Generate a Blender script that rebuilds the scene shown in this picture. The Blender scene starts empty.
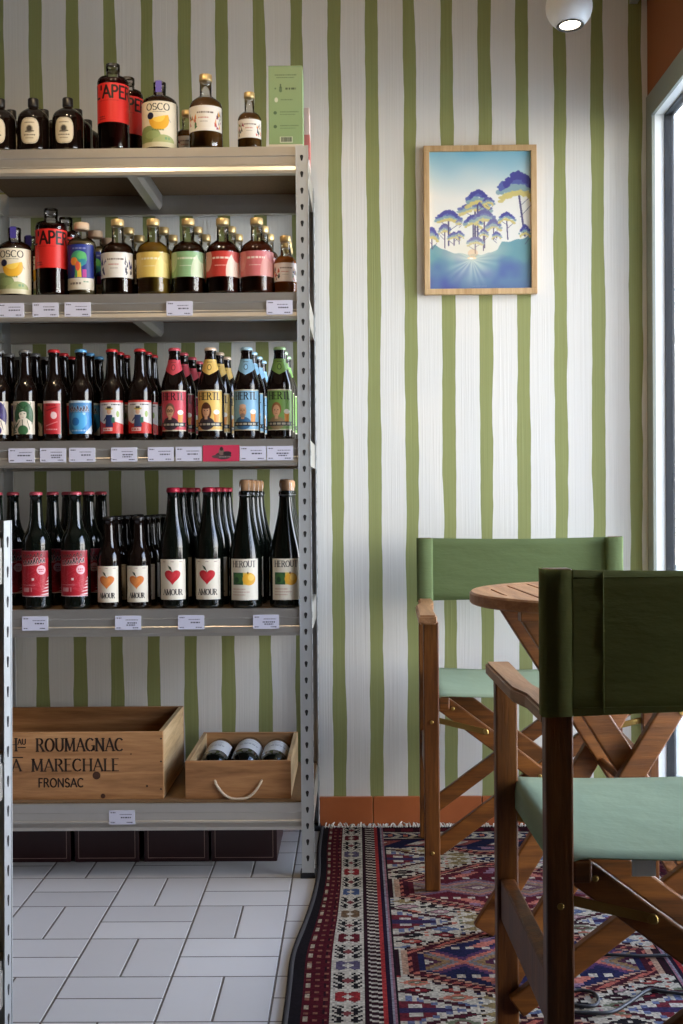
import bpy, bmesh, math, random
import numpy as np
from mathutils import Vector, Matrix
random.seed(7)
S = bpy.context.scene
COL = S.collection
PI = math.pi

# ------------------------------------------------------------------ camera, world, light, exposure
F_PX = 1222.5
CAM_H = 0.9524
PITCH, YAW, ROLL = 0.0164, 0.0119, 0.0085      # a hair down, left, and tipped clockwise
cam_data = bpy.data.cameras.new('camera')
cam_data.sensor_width = 36.0
cam_data.lens = 36.0 * F_PX / 1024.0
cam_data.clip_start = 0.05
cam = bpy.data.objects.new('camera', cam_data)
COL.objects.link(cam)
_f = Vector((-math.sin(YAW) * math.cos(PITCH), math.cos(YAW) * math.cos(PITCH), -math.sin(PITCH)))
_r0 = _f.cross(Vector((0, 0, 1))).normalized(); _u0 = _r0.cross(_f)
_r = _r0 * math.cos(ROLL) - _u0 * math.sin(ROLL); _u = _u0 * math.cos(ROLL) + _r0 * math.sin(ROLL)
cam.matrix_world = Matrix(((_r.x, _u.x, -_f.x, 0), (_r.y, _u.y, -_f.y, 0), (_r.z, _u.z, -_f.z, CAM_H), (0, 0, 0, 1)))
S.camera = cam

S.view_settings.view_transform = 'Standard'
S.view_settings.look = 'None'
S.view_settings.gamma = 1.0
S.view_settings.use_curve_mapping = False
S.view_settings.exposure = 0.14
S.cycles.transparent_max_bounces = 24
S.cycles.max_bounces = 10
S.cycles.diffuse_bounces = 6
S.cycles.caustics_reflective = False
S.cycles.caustics_refractive = False

SKY_STRENGTH = 15.2
world = bpy.data.worlds.new('sky')
S.world = world
world.use_nodes = True
wn = world.node_tree
wn.nodes.clear()
w_out = wn.nodes.new('ShaderNodeOutputWorld')
w_bg = wn.nodes.new('ShaderNodeBackground')
w_tc = wn.nodes.new('ShaderNodeTexCoord')
w_sep = wn.nodes.new('ShaderNodeSeparateXYZ')
w_ramp = wn.nodes.new('ShaderNodeValToRGB')
w_ramp.color_ramp.elements[0].position = 0.0
w_ramp.color_ramp.elements[0].color = (0.99, 0.955, 0.92, 1)
w_ramp.color_ramp.elements[1].position = 0.7
w_ramp.color_ramp.elements[1].color = (0.40, 0.58, 1.0, 1)
wn.links.new(w_tc.outputs['Generated'], w_sep.inputs[0])
wn.links.new(w_sep.outputs['Z'], w_ramp.inputs[0])
wn.links.new(w_ramp.outputs[0], w_bg.inputs['Color'])
w_bg.inputs['Strength'].default_value = SKY_STRENGTH
wn.links.new(w_bg.outputs[0], w_out.inputs[0])

WALL_Y = 3.480          # striped wall
RIGHT_X = 0.832         # wall with the big window
LEFT_X = -2.1
BACK_Y = -2.4
CEIL_Z = 2.62
WIN_Y0, WIN_Y1 = 1.52, 3.413
WIN_Z0, WIN_Z1 = 0.06, 1.99

# the daylight enters by this opening (a sampling portal, gives no light of its own)
pl = bpy.data.lights.new('window_portal', 'AREA')
pl.shape = 'RECTANGLE'
pl.size = WIN_Z1 - WIN_Z0
pl.size_y = WIN_Y1 - WIN_Y0
pl.cycles.is_portal = True
po = bpy.data.objects.new('window_portal', pl)
COL.objects.link(po)
po.location = (RIGHT_X + 0.12, (WIN_Y0 + WIN_Y1) / 2, (WIN_Z0 + WIN_Z1) / 2)
po.rotation_euler = (0, PI / 2, 0)

LAMP_POWER = 5.0
LAMP_COLOR = (1.0, 0.74, 0.45)

# ------------------------------------------------------------------ pixel to place (photo measured at 683 x 1024)
def _ray(px, py): return _r * ((px - 341.5) / F_PX) - _u * ((py - 512.0) / F_PX) + _f
def XZ(px, py, d):
    v = _ray(px, py); k = d / v.y
    return v.x * k, CAM_H + v.z * k
def X(px, d, z=0.95):
    py = 512.0
    for _ in range(5):
        x, zz = XZ(px, py, d); py -= (z - zz) * F_PX / d
    return x
def Z(py, d, px=200.0): return XZ(px, py, d)[1]
def ON(px, py, z):
    v = _ray(px, py); k = (z - CAM_H) / v.z
    return v.x * k, v.y * k

# ------------------------------------------------------------------ colour
def lin1(c):
    c = c / 255.0
    return c / 12.92 if c <= 0.04045 else ((c + 0.055) / 1.055) ** 2.4
def lin(r, g, b): return (lin1(r), lin1(g), lin1(b))

# ------------------------------------------------------------------ materials
class NT:
    def __init__(self, name):
        self.m = bpy.data.materials.new(name)
        self.m.use_nodes = True
        self.t = self.m.node_tree
        self.t.nodes.clear()
        self.out = self.t.nodes.new('ShaderNodeOutputMaterial')
    def n(self, typ, **kw):
        nd = self.t.nodes.new(typ)
        for k, v in kw.items(): setattr(nd, k, v)
        return nd
    def l(self, a, b): self.t.links.new(a, b)
    def put(self, sock, v):
        if isinstance(v, bpy.types.NodeSocket): self.l(v, sock)
        elif isinstance(v, (tuple, list)):
            sock.default_value = tuple(v) + ((1,) if len(v) == 3 and sock.type == 'RGBA' else ())
        else: sock.default_value = v
    def math(self, op, a, b=0.0, c=0.0):
        nd = self.n('ShaderNodeMath', operation=op)
        for i, v in enumerate((a, b, c)): self.put(nd.inputs[i], v)
        return nd.outputs[0]
    def mix(self, f, a, b, blend='MIX'):
        nd = self.n('ShaderNodeMix', data_type='RGBA', blend_type=blend)
        self.put(nd.inputs[0], f); self.put(nd.inputs[6], a); self.put(nd.inputs[7], b)
        return nd.outputs[2]
    def coord(self, which='Object'):
        return self.n('ShaderNodeTexCoord').outputs[which]
    def sep(self, v):
        nd = self.n('ShaderNodeSeparateXYZ'); self.l(v, nd.inputs[0]); return nd.outputs
    def comb(self, x, y, z):
        nd = self.n('ShaderNodeCombineXYZ')
        for i, v in enumerate((x, y, z)): self.put(nd.inputs[i], v)
        return nd.outputs[0]
    def mapping(self, v, scale=(1, 1, 1), loc=(0, 0, 0), rot=(0, 0, 0)):
        nd = self.n('ShaderNodeMapping'); self.l(v, nd.inputs[0])
        nd.inputs['Scale'].default_value = scale; nd.inputs['Location'].default_value = loc
        nd.inputs['Rotation'].default_value = rot
        return nd.outputs[0]
    def noise(self, v, scale=5, detail=3, rough=0.5, dist=0.0):
        nd = self.n('ShaderNodeTexNoise')
        self.l(v, nd.inputs['Vector']); nd.inputs['Scale'].default_value = scale
        nd.inputs['Detail'].default_value = detail; nd.inputs['Roughness'].default_value = rough
        nd.inputs['Distortion'].default_value = dist
        return nd.outputs[0]
    def ramp(self, f, stops):
        nd = self.n('ShaderNodeValToRGB'); self.put(nd.inputs[0], f)
        e = nd.color_ramp.elements
        while len(e) < len(stops): e.new(0.5)
        for i, (p, c) in enumerate(stops):
            e[i].position = p; e[i].color = tuple(c) + (1,)
        return nd.outputs[0]
    def bsdf(self, color=(0.5, 0.5, 0.5), rough=0.5, metal=0.0, spec=0.5, bump=None, bump_d=0.002, **kw):
        b = self.n('ShaderNodeBsdfPrincipled')
        self.put(b.inputs['Base Color'], color); self.put(b.inputs['Roughness'], rough)
        self.put(b.inputs['Metallic'], metal); self.put(b.inputs['Specular IOR Level'], spec)
        for k, v in kw.items(): self.put(b.inputs[k.replace('_', ' ')], v)
        if bump is not None:
            bp = self.n('ShaderNodeBump'); self.l(bump, bp.inputs['Height'])
            bp.inputs['Distance'].default_value = bump_d; bp.inputs['Strength'].default_value = 1.0
            self.l(bp.outputs[0], b.inputs['Normal'])
        return b
    def done(self, shader):
        self.l(shader.outputs[0] if hasattr(shader, 'outputs') else shader, self.out.inputs[0])
        return self.m

def plain(name, color, rough=0.5, metal=0.0, spec=0.5, vary=0.06, scale=40, **kw):
    t = NT(name)
    nz = t.noise(t.coord(), scale, 4)
    c = t.mix(nz, tuple(x * (1 - vary) for x in color), tuple(min(1, x * (1 + vary)) for x in color))
    return t.done(t.bsdf(c, rough, metal, spec, **kw))

def wood(name, dark, mid, light, scale=1.0, axis='X', rough=0.55):
    t = NT(name)
    sc = {'X': (1.2, 14, 14), 'Y': (14, 1.2, 14), 'Z': (14, 14, 1.2)}[axis]
    v = t.mapping(t.coord(), tuple(s * scale for s in sc))
    a = t.noise(v, 2.2, 5, 0.55, 1.2)
    b = t.noise(t.mapping(t.coord(), tuple(s * scale * 4 for s in sc)), 4.0, 3, 0.6)
    f = t.math('ADD', t.math('MULTIPLY', a, 0.75), t.math('MULTIPLY', b, 0.25))
    c = t.ramp(f, [(0.32, dark), (0.5, mid), (0.68, light)])
    return t.done(t.bsdf(c, rough, bump=b, bump_d=0.0006))

def striped_wallpaper():
    t = NT('striped_wallpaper')
    s = t.sep(t.coord())
    x, z = s[0], s[2]
    P = 0.1060
    u = t.math('DIVIDE', t.math('SUBTRACT', x, -0.0515 - P / 2), P)
    idx = t.math('FLOOR', u)
    fr = t.math('SUBTRACT', t.math('SUBTRACT', u, idx), 0.5)
    # hand painted edges: every edge wanders on its own
    rep = t.math('MODULO', t.math('ADD', idx, 40.0), 4.0)
    nl = t.noise(t.comb(t.math('MULTIPLY', rep, 7.3), 0.0, t.math('MULTIPLY', z, 4.2)), 1.0, 3.0, 0.5)
    nr = t.noise(t.comb(t.math('MULTIPLY', rep, 7.3), 3.7, t.math('MULTIPLY', z, 4.2)), 1.0, 3.0, 0.5)
    left = t.math('ADD', -0.172, t.math('MULTIPLY', t.math('SUBTRACT', nl, 0.5), 0.15))
    right = t.math('ADD', 0.172, t.math('MULTIPLY', t.math('SUBTRACT', nr, 0.5), 0.15))
    inside = t.math('MULTIPLY', t.math('GREATER_THAN', fr, left), t.math('LESS_THAN', fr, right))
    fib = t.noise(t.mapping(t.coord(), (260, 1, 3)), 1.0, 3, 0.6)
    white = t.mix(fib, lin(226, 222, 212), lin(236, 233, 224))
    green = t.mix(fib, lin(140, 144, 88), lin(156, 160, 104))
    return t.done(t.bsdf(t.mix(inside, white, green), 0.75, spec=0.25, bump=fib, bump_d=0.0008))

def tiled_floor():
    t = NT('basket_weave_tiles')
    s = t.sep(t.coord())
    C = 0.2058
    u = t.math('DIVIDE', t.math('ADD', s[0], 0.5765 + C * 20), C)
    v = t.math('DIVIDE', t.math('SUBTRACT', s[1], 2.8013 - C * 40), C)
    iu, iv = t.math('FLOOR', u), t.math('FLOOR', v)
    fu, fv = t.math('SUBTRACT', u, iu), t.math('SUBTRACT', v, iv)
    par = t.math('MODULO', t.math('ADD', iu, iv), 2.0)
    def edge(f):      # distance to nearest 0 / 1
        return t.math('MINIMUM', f, t.math('SUBTRACT', 1.0, f))
    half_u = t.math('ABSOLUTE', t.math('SUBTRACT', fu, 0.5))
    half_v = t.math('ABSOLUTE', t.math('SUBTRACT', fv, 0.5))
    split = t.math('ADD', t.math('MULTIPLY', par, half_v), t.math('MULTIPLY', t.math('SUBTRACT', 1.0, par), half_u))
    d = t.math('MINIMUM', t.math('MINIMUM', edge(fu), edge(fv)), split)
    nz = t.noise(t.coord(), 30, 2)
    gw = t.math('ADD', 0.0075, t.math('MULTIPLY', nz, 0.004))
    grout = t.math('LESS_THAN', d, gw)
    side = t.math('ADD', t.math('MULTIPLY', par, t.math('GREATER_THAN', fv, 0.5)),
                  t.math('MULTIPLY', t.math('SUBTRACT', 1.0, par), t.math('GREATER_THAN', fu, 0.5)))
    wnz = t.n('ShaderNodeTexWhiteNoise', noise_dimensions='3D')
    t.l(t.comb(iu, iv, side), wnz.inputs['Vector'])
    tile = t.mix(wnz.outputs['Value'], lin(205, 204, 203), lin(222, 221, 220))
    soil = t.noise(t.coord(), 6, 5, 0.6)
    tile = t.mix(t.math('MULTIPLY', soil, 0.16), tile, lin(160, 150, 140))
    c = t.mix(grout, tile, lin(108, 102, 96))
    rough = t.math('ADD', 0.34, t.math('MULTIPLY', grout, 0.4))
    h = t.n('ShaderNodeMapRange'); t.l(d, h.inputs[0]); h.inputs[1].default_value = 0.004; h.inputs[2].default_value = 0.016
    return t.done(t.bsdf(c, rough, spec=0.4, bump=h.outputs[0], bump_d=0.0012))

def printed(name, rough=0.55, spec=0.35):
    t = NT(name)
    a = t.n('ShaderNodeVertexColor', layer_name='print')
    return t.done(t.bsdf(a.outputs['Color'], rough, spec=spec))

def thin_glass(name, tint=(1, 1, 1), refl=0.9):
    t = NT(name)
    tr = t.n('ShaderNodeBsdfTransparent'); t.put(tr.inputs[0], tint)
    gl = t.n('ShaderNodeBsdfGlossy'); gl.inputs['Roughness'].default_value = 0.03
    fr = t.n('ShaderNodeFresnel'); fr.inputs[0].default_value = 1.5
    mx = t.n('ShaderNodeMixShader')
    t.l(t.math('MULTIPLY', fr.outputs[0], refl), mx.inputs[0]); t.l(tr.outputs[0], mx.inputs[1]); t.l(gl.outputs[0], mx.inputs[2])
    return t.done(mx)

def canvas_cloth(name, color, trans=0.35):
    t = NT(name)
    s = t.coord()
    wv = t.math('MULTIPLY', t.math('SINE', t.math('MULTIPLY', t.sep(s)[0], 2200.0)), t.math('SINE', t.math('MULTIPLY', t.sep(s)[2], 2200.0)))
    fold = t.noise(t.mapping(s, (3, 3, 9)), 4, 4, 0.55)
    c = t.mix(t.math('MULTIPLY', fold, 0.5), color, tuple(x * 0.8 for x in color))
    b = t.bsdf(c, 0.85, spec=0.15, bump=fold, bump_d=0.004)
    tl = t.n('ShaderNodeBsdfTranslucent'); t.put(tl.inputs[0], c)
    mx = t.n('ShaderNodeMixShader'); mx.inputs[0].default_value = trans
    t.l(b.outputs[0], mx.inputs[1]); t.l(tl.outputs[0], mx.inputs[2])
    return t.done(mx)

def steel(name, col, rough, metal=0.85):
    t = NT(name)
    n1 = t.noise(t.mapping(t.coord(), (3, 3, 60)), 3, 4, 0.6)
    n2 = t.noise(t.coord(), 25, 4, 0.6)
    c = t.mix(n2, tuple(x * 0.9 for x in col), col)
    r = t.math('ADD', rough, t.math('MULTIPLY', n1, 0.12))
    return t.done(t.bsdf(c, r, metal))

M = {}
M['wallpaper'] = striped_wallpaper()
M['floor'] = tiled_floor()
M['ceiling'] = plain('ceiling_paint', lin(232, 214, 188), 0.9, vary=0.02)
M['brown_paint'] = plain('burnt_orange_paint', lin(150, 84, 38), 0.8, vary=0.05, scale=9)
M['back_paint'] = plain('warm_grey_paint', lin(70, 54, 42), 0.9, vary=0.03)
M['terracotta'] = plain('terracotta_tile', lin(178, 98, 52), 0.45, vary=0.12, scale=22)
M['frame_grey'] = plain('grey_green_frame_paint', lin(150, 153, 140), 0.5, vary=0.03)
M['frame_white'] = plain('white_frame_paint', lin(244, 246, 242), 0.45, vary=0.02)
M['rubber'] = plain('black_rubber', lin(24, 26, 30), 0.6, vary=0.1)
M['window_glass'] = thin_glass('window_glass', (0.97, 0.98, 0.97), 0.8)
M['pavement'] = plain('pale_pavement', lin(205, 198, 182), 0.9, vary=0.08, scale=6)
M['beam'] = steel('galvanised_beam', lin(206, 200, 190), 0.32, 0.82)
M['post'] = steel('galvanised_post', lin(196, 197, 195), 0.40, 0.5)
M['hole'] = plain('slot_hole_dark', lin(30, 28, 26), 0.8)
M['chipboard'] = plain('chipboard', lin(124, 96, 64), 0.8, vary=0.25, scale=160)
M['crate'] = wood('pine_crate', lin(132, 88, 50), lin(178, 126, 78), lin(206, 156, 104), 0.7, 'X')
M['crate_side'] = wood('pine_crate_board', lin(140, 110, 74), lin(190, 158, 112), lin(214, 184, 140), 0.7, 'Y')
M['crate_text'] = plain('branded_ink', lin(52, 36, 24), 0.8)
M['dark_knot'] = plain('dark_knot', lin(74, 42, 22), 0.7, vary=0.4, scale=90)
M['maroon'] = plain('maroon_card', lin(40, 8, 11), 0.4, vary=0.1)
M['line_gold'] = plain('pale_outline', lin(158, 128, 118), 0.5)
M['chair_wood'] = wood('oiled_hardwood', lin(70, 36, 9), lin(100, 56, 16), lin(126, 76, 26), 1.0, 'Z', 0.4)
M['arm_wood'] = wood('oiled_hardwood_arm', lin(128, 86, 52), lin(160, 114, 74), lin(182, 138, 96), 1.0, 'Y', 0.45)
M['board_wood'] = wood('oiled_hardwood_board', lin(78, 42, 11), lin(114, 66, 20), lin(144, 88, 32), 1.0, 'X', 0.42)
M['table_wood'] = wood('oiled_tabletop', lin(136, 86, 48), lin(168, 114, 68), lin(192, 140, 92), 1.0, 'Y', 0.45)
M['cloth_light'] = canvas_cloth('green_canvas', lin(114, 128, 84), 0.25)
M['cloth_seat'] = canvas_cloth('green_seat_canvas', lin(162, 178, 146), 0.25)
M['cloth_dark'] = canvas_cloth('dark_green_canvas', lin(122, 122, 66), 0.16)
M['brass'] = plain('brass', lin(176, 146, 82), 0.3, 0.9)
M['steel'] = plain('bolt_steel', lin(190, 190, 190), 0.3, 1.0)
M['label'] = printed('printed_label', 0.38)
M['print'] = printed('printed_art_paper', 0.6, 0.2)
M['rug'] = printed('knotted_wool', 1.0, 0.05)
M['fringe'] = plain('fringe_wool', lin(222, 214, 200), 0.95)
M['selvedge'] = plain('black_selvedge', lin(30, 26, 28), 0.95)
M['oak'] = wood('pale_oak_frame', lin(176, 138, 90), lin(200, 164, 116), lin(216, 184, 138), 1.0, 'Z', 0.5)
M['lamp_white'] = plain('white_lacquer', lin(246, 241, 233), 0.35, vary=0.01)
M['lamp_ring'] = plain('dark_ring', lin(52, 44, 36), 0.4)
M['cable'] = plain('black_cable', lin(22, 24, 28), 0.5)
M['rope'] = plain('white_rope', lin(226, 208, 180), 0.9, vary=0.12, scale=220)
M['gold'] = plain('gold_cap', lin(218, 188, 130), 0.36, 0.5)
M['cork'] = plain('cork', lin(176, 132, 92), 0.8, vary=0.25, scale=220)
M['wood_cap'] = plain('pale_wood_cap', lin(206, 176, 146), 0.6, vary=0.1)
M['dark_glass'] = plain('near_black_glass', lin(20, 12, 9), 0.06, spec=0.5, vary=0.1)
M['green_glass'] = plain('dark_green_glass', lin(12, 16, 12), 0.06, spec=0.5, vary=0.1)
M['clear_glass'] = thin_glass('clear_glass', (0.93, 0.93, 0.90), 1.0)
M['black_cap'] = plain('black_cap', lin(24, 22, 22), 0.4)
M['grey_cap'] = thin_glass('smoked_cap', (0.82, 0.80, 0.78), 1.0)
def cap_col(n, r, g, b, rough=0.35): M[n] = plain(n, lin(r, g, b), rough, 0.2, vary=0.04)
cap_col('red_cap', 190, 40, 44); cap_col('pink_cap', 200, 84, 96); cap_col('blue_cap', 96, 158, 204)
cap_col('pale_blue_cap', 168, 204, 222); cap_col('cream_cap', 222, 196, 170); cap_col('pale_green_cap', 168, 204, 150)
cap_col('seal_cap', 96, 78, 84); cap_col('purple_seal', 84, 74, 160); cap_col('foil_red', 176, 34, 58); cap_col('grey_crown', 120, 118, 116)
def liquid(n, r, g, b, trans=0.25):
    t = NT('liquid_' + n)
    d = t.bsdf(lin(r, g, b), 0.08, spec=0.3)
    tl = t.n('ShaderNodeBsdfTranslucent'); t.put(tl.inputs[0], lin(min(255, r + 40), min(255, g + 30), b))
    mx = t.n('ShaderNodeMixShader'); mx.inputs[0].default_value = trans
    t.l(d.outputs[0], mx.inputs[1]); t.l(tl.outputs[0], mx.inputs[2])
    M['liq_' + n] = t.done(mx)
liquid('dark_red', 40, 10, 10); liquid('brown', 64, 36, 18); liquid('darkbrown', 46, 24, 14)
liquid('yellow', 158, 124, 48, 0.4); liquid('amber', 160, 96, 42, 0.4); liquid('pale', 150, 140, 110, 0.4)
liquid('honey', 112, 78, 40, 0.35); liquid('plum', 66, 26, 20); liquid('rose', 92, 44, 30)

# ------------------------------------------------------------------ mesh building
class MB:
    def __init__(self): self.v = []; self.f = []; self.mi = []; self.sm = []
    def add(self, verts, faces, mi=0, smooth=False):
        o = len(self.v)
        self.v += [tuple(p) for p in verts]
        for f in faces:
            self.f.append(tuple(i + o for i in f)); self.mi.append(mi); self.sm.append(smooth)
    def box(self, x0, x1, y0, y1, z0, z1, mi=0, bev=0.0):
        self.beam(((x0 + x1) / 2, (y0 + y1) / 2, z0), ((x0 + x1) / 2, (y0 + y1) / 2, z1), abs(x1 - x0), abs(y1 - y0), (1, 0, 0), mi, bev)
    def beam(self, p0, p1, w, t, wdir=(1, 0, 0), mi=0, bev=0.0):
        """bar from p0 to p1, width w along wdir, thickness t across both"""
        p0, p1 = Vector(p0), Vector(p1)
        a = (p1 - p0).normalized()
        u = Vector(wdir); u = (u - a * u.dot(a)).normalized()
        n = a.cross(u)
        L = (p1 - p0).length
        b = min(bev, w * 0.45, t * 0.45, L * 0.45)
        def ring(s, iw, it):
            return [p0 + a * s + u * (sx * (w / 2 - iw)) + n * (sy * (t / 2 - it)) for sx, sy in ((-1, -1), (1, -1), (1, 1), (-1, 1))]
        if b <= 0:
            vs = ring(0, 0, 0) + ring(L, 0, 0)
            fs = [(3, 2, 1, 0), (4, 5, 6, 7)] + [(i, (i + 1) % 4, (i + 1) % 4 + 4, i + 4) for i in range(4)]
            self.add(vs, fs, mi); return
        bm = bmesh.new()
        vs = [bm.verts.new(p) for p in ring(0, 0, 0) + ring(L, 0, 0)]
        for f in [(3, 2, 1, 0), (4, 5, 6, 7)] + [(i, (i + 1) % 4, (i + 1) % 4 + 4, i + 4) for i in range(4)]:
            bm.faces.new([vs[i] for i in f])
        bmesh.ops.bevel(bm, geom=bm.edges[:], offset=b, segments=2, affect='EDGES', profile=0.5)
        bm.verts.index_update()
        self.add([v.co.copy() for v in bm.verts], [[v.index for v in f.verts] for f in bm.faces], mi)
        bm.free()
    def lathe(self, prof, n=28, mi=0, smooth=True, c=(0, 0, 0), caps=True):
        vs, fs = [], []
        for r, z in prof:
            for k in range(n):
                a = 2 * PI * k / n
                vs.append((c[0] + r * math.cos(a), c[1] + r * math.sin(a), c[2] + z))
        for i in range(len(prof) - 1):
            for k in range(n):
                k2 = (k + 1) % n
                fs.append((i * n + k, i * n + k2, (i + 1) * n + k2, (i + 1) * n + k))
        self.add(vs, fs, mi, smooth)
        if caps:
            if prof[0][0] > 1e-5: self.add(vs[:n], [tuple(reversed(range(n)))], mi)
            if prof[-1][0] > 1e-5: self.add(vs[-n:], [tuple(range(n))], mi)
    def tube(self, pts, r, n=8, mi=0):
        pts = [Vector(p) for p in pts]
        vs, fs = [], []
        up = Vector((0.13, 0.21, 1)).normalized()
        for i, p in enumerate(pts):
            t = (pts[min(i + 1, len(pts) - 1)] - pts[max(i - 1, 0)]).normalized()
            a = t.cross(up)
            if a.length < 1e-4: a = t.cross(Vector((1, 0, 0)))
            a.normalize(); b = t.cross(a)
            for k in range(n):
                w = 2 * PI * k / n
                vs.append(p + (a * math.cos(w) + b * math.sin(w)) * r)
        for i in range(len(pts) - 1):
            for k in range(n):
                k2 = (k + 1) % n
                fs.append((i * n + k, (i + 1) * n + k, (i + 1) * n + k2, i * n + k2))
        fs.append(tuple(range(n))); fs.append(tuple(reversed(range((len(pts) - 1) * n, len(pts) * n))))
        self.add(vs, fs, mi, True)
    def disc(self, c, nrm, r, h, n=14, mi=0):
        c, nrm = Vector(c), Vector(nrm).normalized()
        a = nrm.orthogonal().normalized(); b = nrm.cross(a)
        vs = []
        for s, k in ((0, 1), (h * 0.7, 1), (h, 0.75)):
            vs += [c + nrm * s + (a * math.cos(2 * PI * i / n) + b * math.sin(2 * PI * i / n)) * r * k for i in range(n)]
        fs = [tuple(range(2 * n, 3 * n))]
        for q in range(2):
            fs += [(q * n + i, q * n + (i + 1) % n, (q + 1) * n + (i + 1) % n, (q + 1) * n + i) for i in range(n)]
        self.add(vs, fs, mi, False)
    def prism(self, poly, axis, a0, a1, mi=0):
        """extrude a 2D outline; axis 'Y': poly in (x,z), 'Z': poly in (x,y), 'X': poly in (y,z)"""
        n = len(poly)
        def P(q, a):
            return {'Y': (q[0], a, q[1]), 'Z': (q[0], q[1], a), 'X': (a, q[0], q[1])}[axis]
        vs = [P(q, a0) for q in poly] + [P(q, a1) for q in poly]
        fs = [tuple(range(n)), tuple(reversed(range(n, 2 * n)))] + [(i, i + n, (i + 1) % n + n, (i + 1) % n) for i in range(n)]
        self.add(vs, fs, mi)
    def build(self, name, mats, parent=None):
        me = bpy.data.meshes.new(name)
        me.from_pydata(self.v, [], self.f)
        if not isinstance(mats, (list, tuple)): mats = [mats]
        for m in mats: me.materials.append(m)
        me.polygons.foreach_set('material_index', self.mi)
        me.polygons.foreach_set('use_smooth', self.sm)
        bm = bmesh.new(); bm.from_mesh(me)
        bmesh.ops.recalc_face_normals(bm, faces=bm.faces[:])
        bm.to_mesh(me); bm.free()
        me.update()
        o = bpy.data.objects.new(name, me)
        COL.objects.link(o)
        if parent is not None: o.parent = parent
        return o

def tag(o, label, cat, group=None):
    o['label'] = label; o['category'] = cat
    if group: o['group'] = group
    return o
def thing(name, label, cat, loc=(0, 0, 0), rz=0.0, group=None):
    o = bpy.data.objects.new(name, None); COL.objects.link(o)
    o.empty_display_size = 0.05
    o.location = loc; o.rotation_euler = (0, 0, rz)
    return tag(o, label, cat, group)
def structure(o):
    o['kind'] = 'structure'; return o
def copy_tree(root):
    r = root.copy(); COL.objects.link(r)
    for ch in list(root.children):
        c = ch.copy(); COL.objects.link(c); c.parent = r
        for g in list(ch.children):
            d = g.copy(); COL.objects.link(d); d.parent = c
    return r

# ------------------------------------------------------------------ printing: a small raster, carried by a fine mesh
def arc(cx, cy, rx, ry, a0, a1, n=12):
    return [(cx + rx * math.cos(math.radians(a0 + (a1 - a0) * i / n)), cy + ry * math.sin(math.radians(a0 + (a1 - a0) * i / n))) for i in range(n + 1)]
GLYPH = {   # letter: (width, strokes, serif points)
 'A': (0.86, [[(0.02, 0), (0.42, 1)], [(0.42, 1), (0.84, 0)], [(0.16, 0.34), (0.70, 0.34)]], [(0.02, 0), (0.84, 0)]),
 'C': (0.80, [arc(0.44, 0.5, 0.42, 0.5, 48, 312)], []),
 'E': (0.64, [[(0.1, 0), (0.1, 1)], [(0.1, 1), (0.6, 1)], [(0.1, 0.52), (0.5, 0.52)], [(0.1, 0), (0.62, 0)]], [(0.1, 0), (0.1, 1)]),
 'F': (0.60, [[(0.1, 0), (0.1, 1)], [(0.1, 1), (0.58, 1)], [(0.1, 0.52), (0.48, 0.52)]], [(0.1, 0), (0.1, 1)]),
 'G': (0.86, [arc(0.44, 0.5, 0.42, 0.5, 48, 330), [(0.80, 0.42), (0.80, 0.1)], [(0.56, 0.42), (0.84, 0.42)]], []),
 'H': (0.86, [[(0.1, 0), (0.1, 1)], [(0.76, 0), (0.76, 1)], [(0.1, 0.5), (0.76, 0.5)]], [(0.1, 0), (0.1, 1), (0.76, 0), (0.76, 1)]),
 'I': (0.24, [[(0.12, 0), (0.12, 1)]], [(0.12, 0), (0.12, 1)]),
 'L': (0.62, [[(0.1, 0), (0.1, 1)], [(0.1, 0), (0.6, 0)]], [(0.1, 0), (0.1, 1)]),
 'M': (1.04, [[(0.1, 0), (0.12, 1)], [(0.12, 1), (0.5, 0.08)], [(0.5, 0.08), (0.9, 1)], [(0.9, 1), (0.94, 0)]], [(0.1, 0), (0.12, 1), (0.9, 1), (0.94, 0)]),
 'N': (0.90, [[(0.1, 0), (0.1, 1)], [(0.1, 1), (0.78, 0)], [(0.78, 0), (0.78, 1)]], [(0.1, 0), (0.1, 1), (0.78, 1)]),
 'O': (0.92, [arc(0.46, 0.5, 0.42, 0.5, 0, 360, 22)], []),
 'P': (0.68, [[(0.1, 0), (0.1, 1)], [(0.1, 1), (0.32, 1)] + arc(0.34, 0.75, 0.28, 0.25, 90, -90, 8) + [(0.1, 0.5)]], [(0.1, 0), (0.1, 1)]),
 'R': (0.78, [[(0.1, 0), (0.1, 1)], [(0.1, 1), (0.32, 1)] + arc(0.34, 0.76, 0.28, 0.24, 90, -90, 8) + [(0.1, 0.52)], [(0.36, 0.52), (0.74, 0)]], [(0.1, 0), (0.1, 1), (0.74, 0)]),
 'S': (0.66, [arc(0.33, 0.74, 0.26, 0.26, 30, 250, 9) + arc(0.33, 0.25, 0.28, 0.25, 75, -150, 10)], []),
 'T': (0.76, [[(0.38, 0), (0.38, 1)], [(0.02, 1), (0.74, 1)]], [(0.38, 0)]),
 'U': (0.86, [[(0.1, 1), (0.1, 0.36)] + arc(0.43, 0.34, 0.33, 0.34, 180, 360, 10) + [(0.76, 1)]], [(0.1, 1), (0.76, 1)]),
 'V': (0.86, [[(0.02, 1), (0.42, 0)], [(0.42, 0), (0.84, 1)]], [(0.02, 1), (0.84, 1)]),
 "'": (0.24, [[(0.12, 0.72), (0.12, 1)]], []),
 ' ': (0.45, [], []),
}
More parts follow.
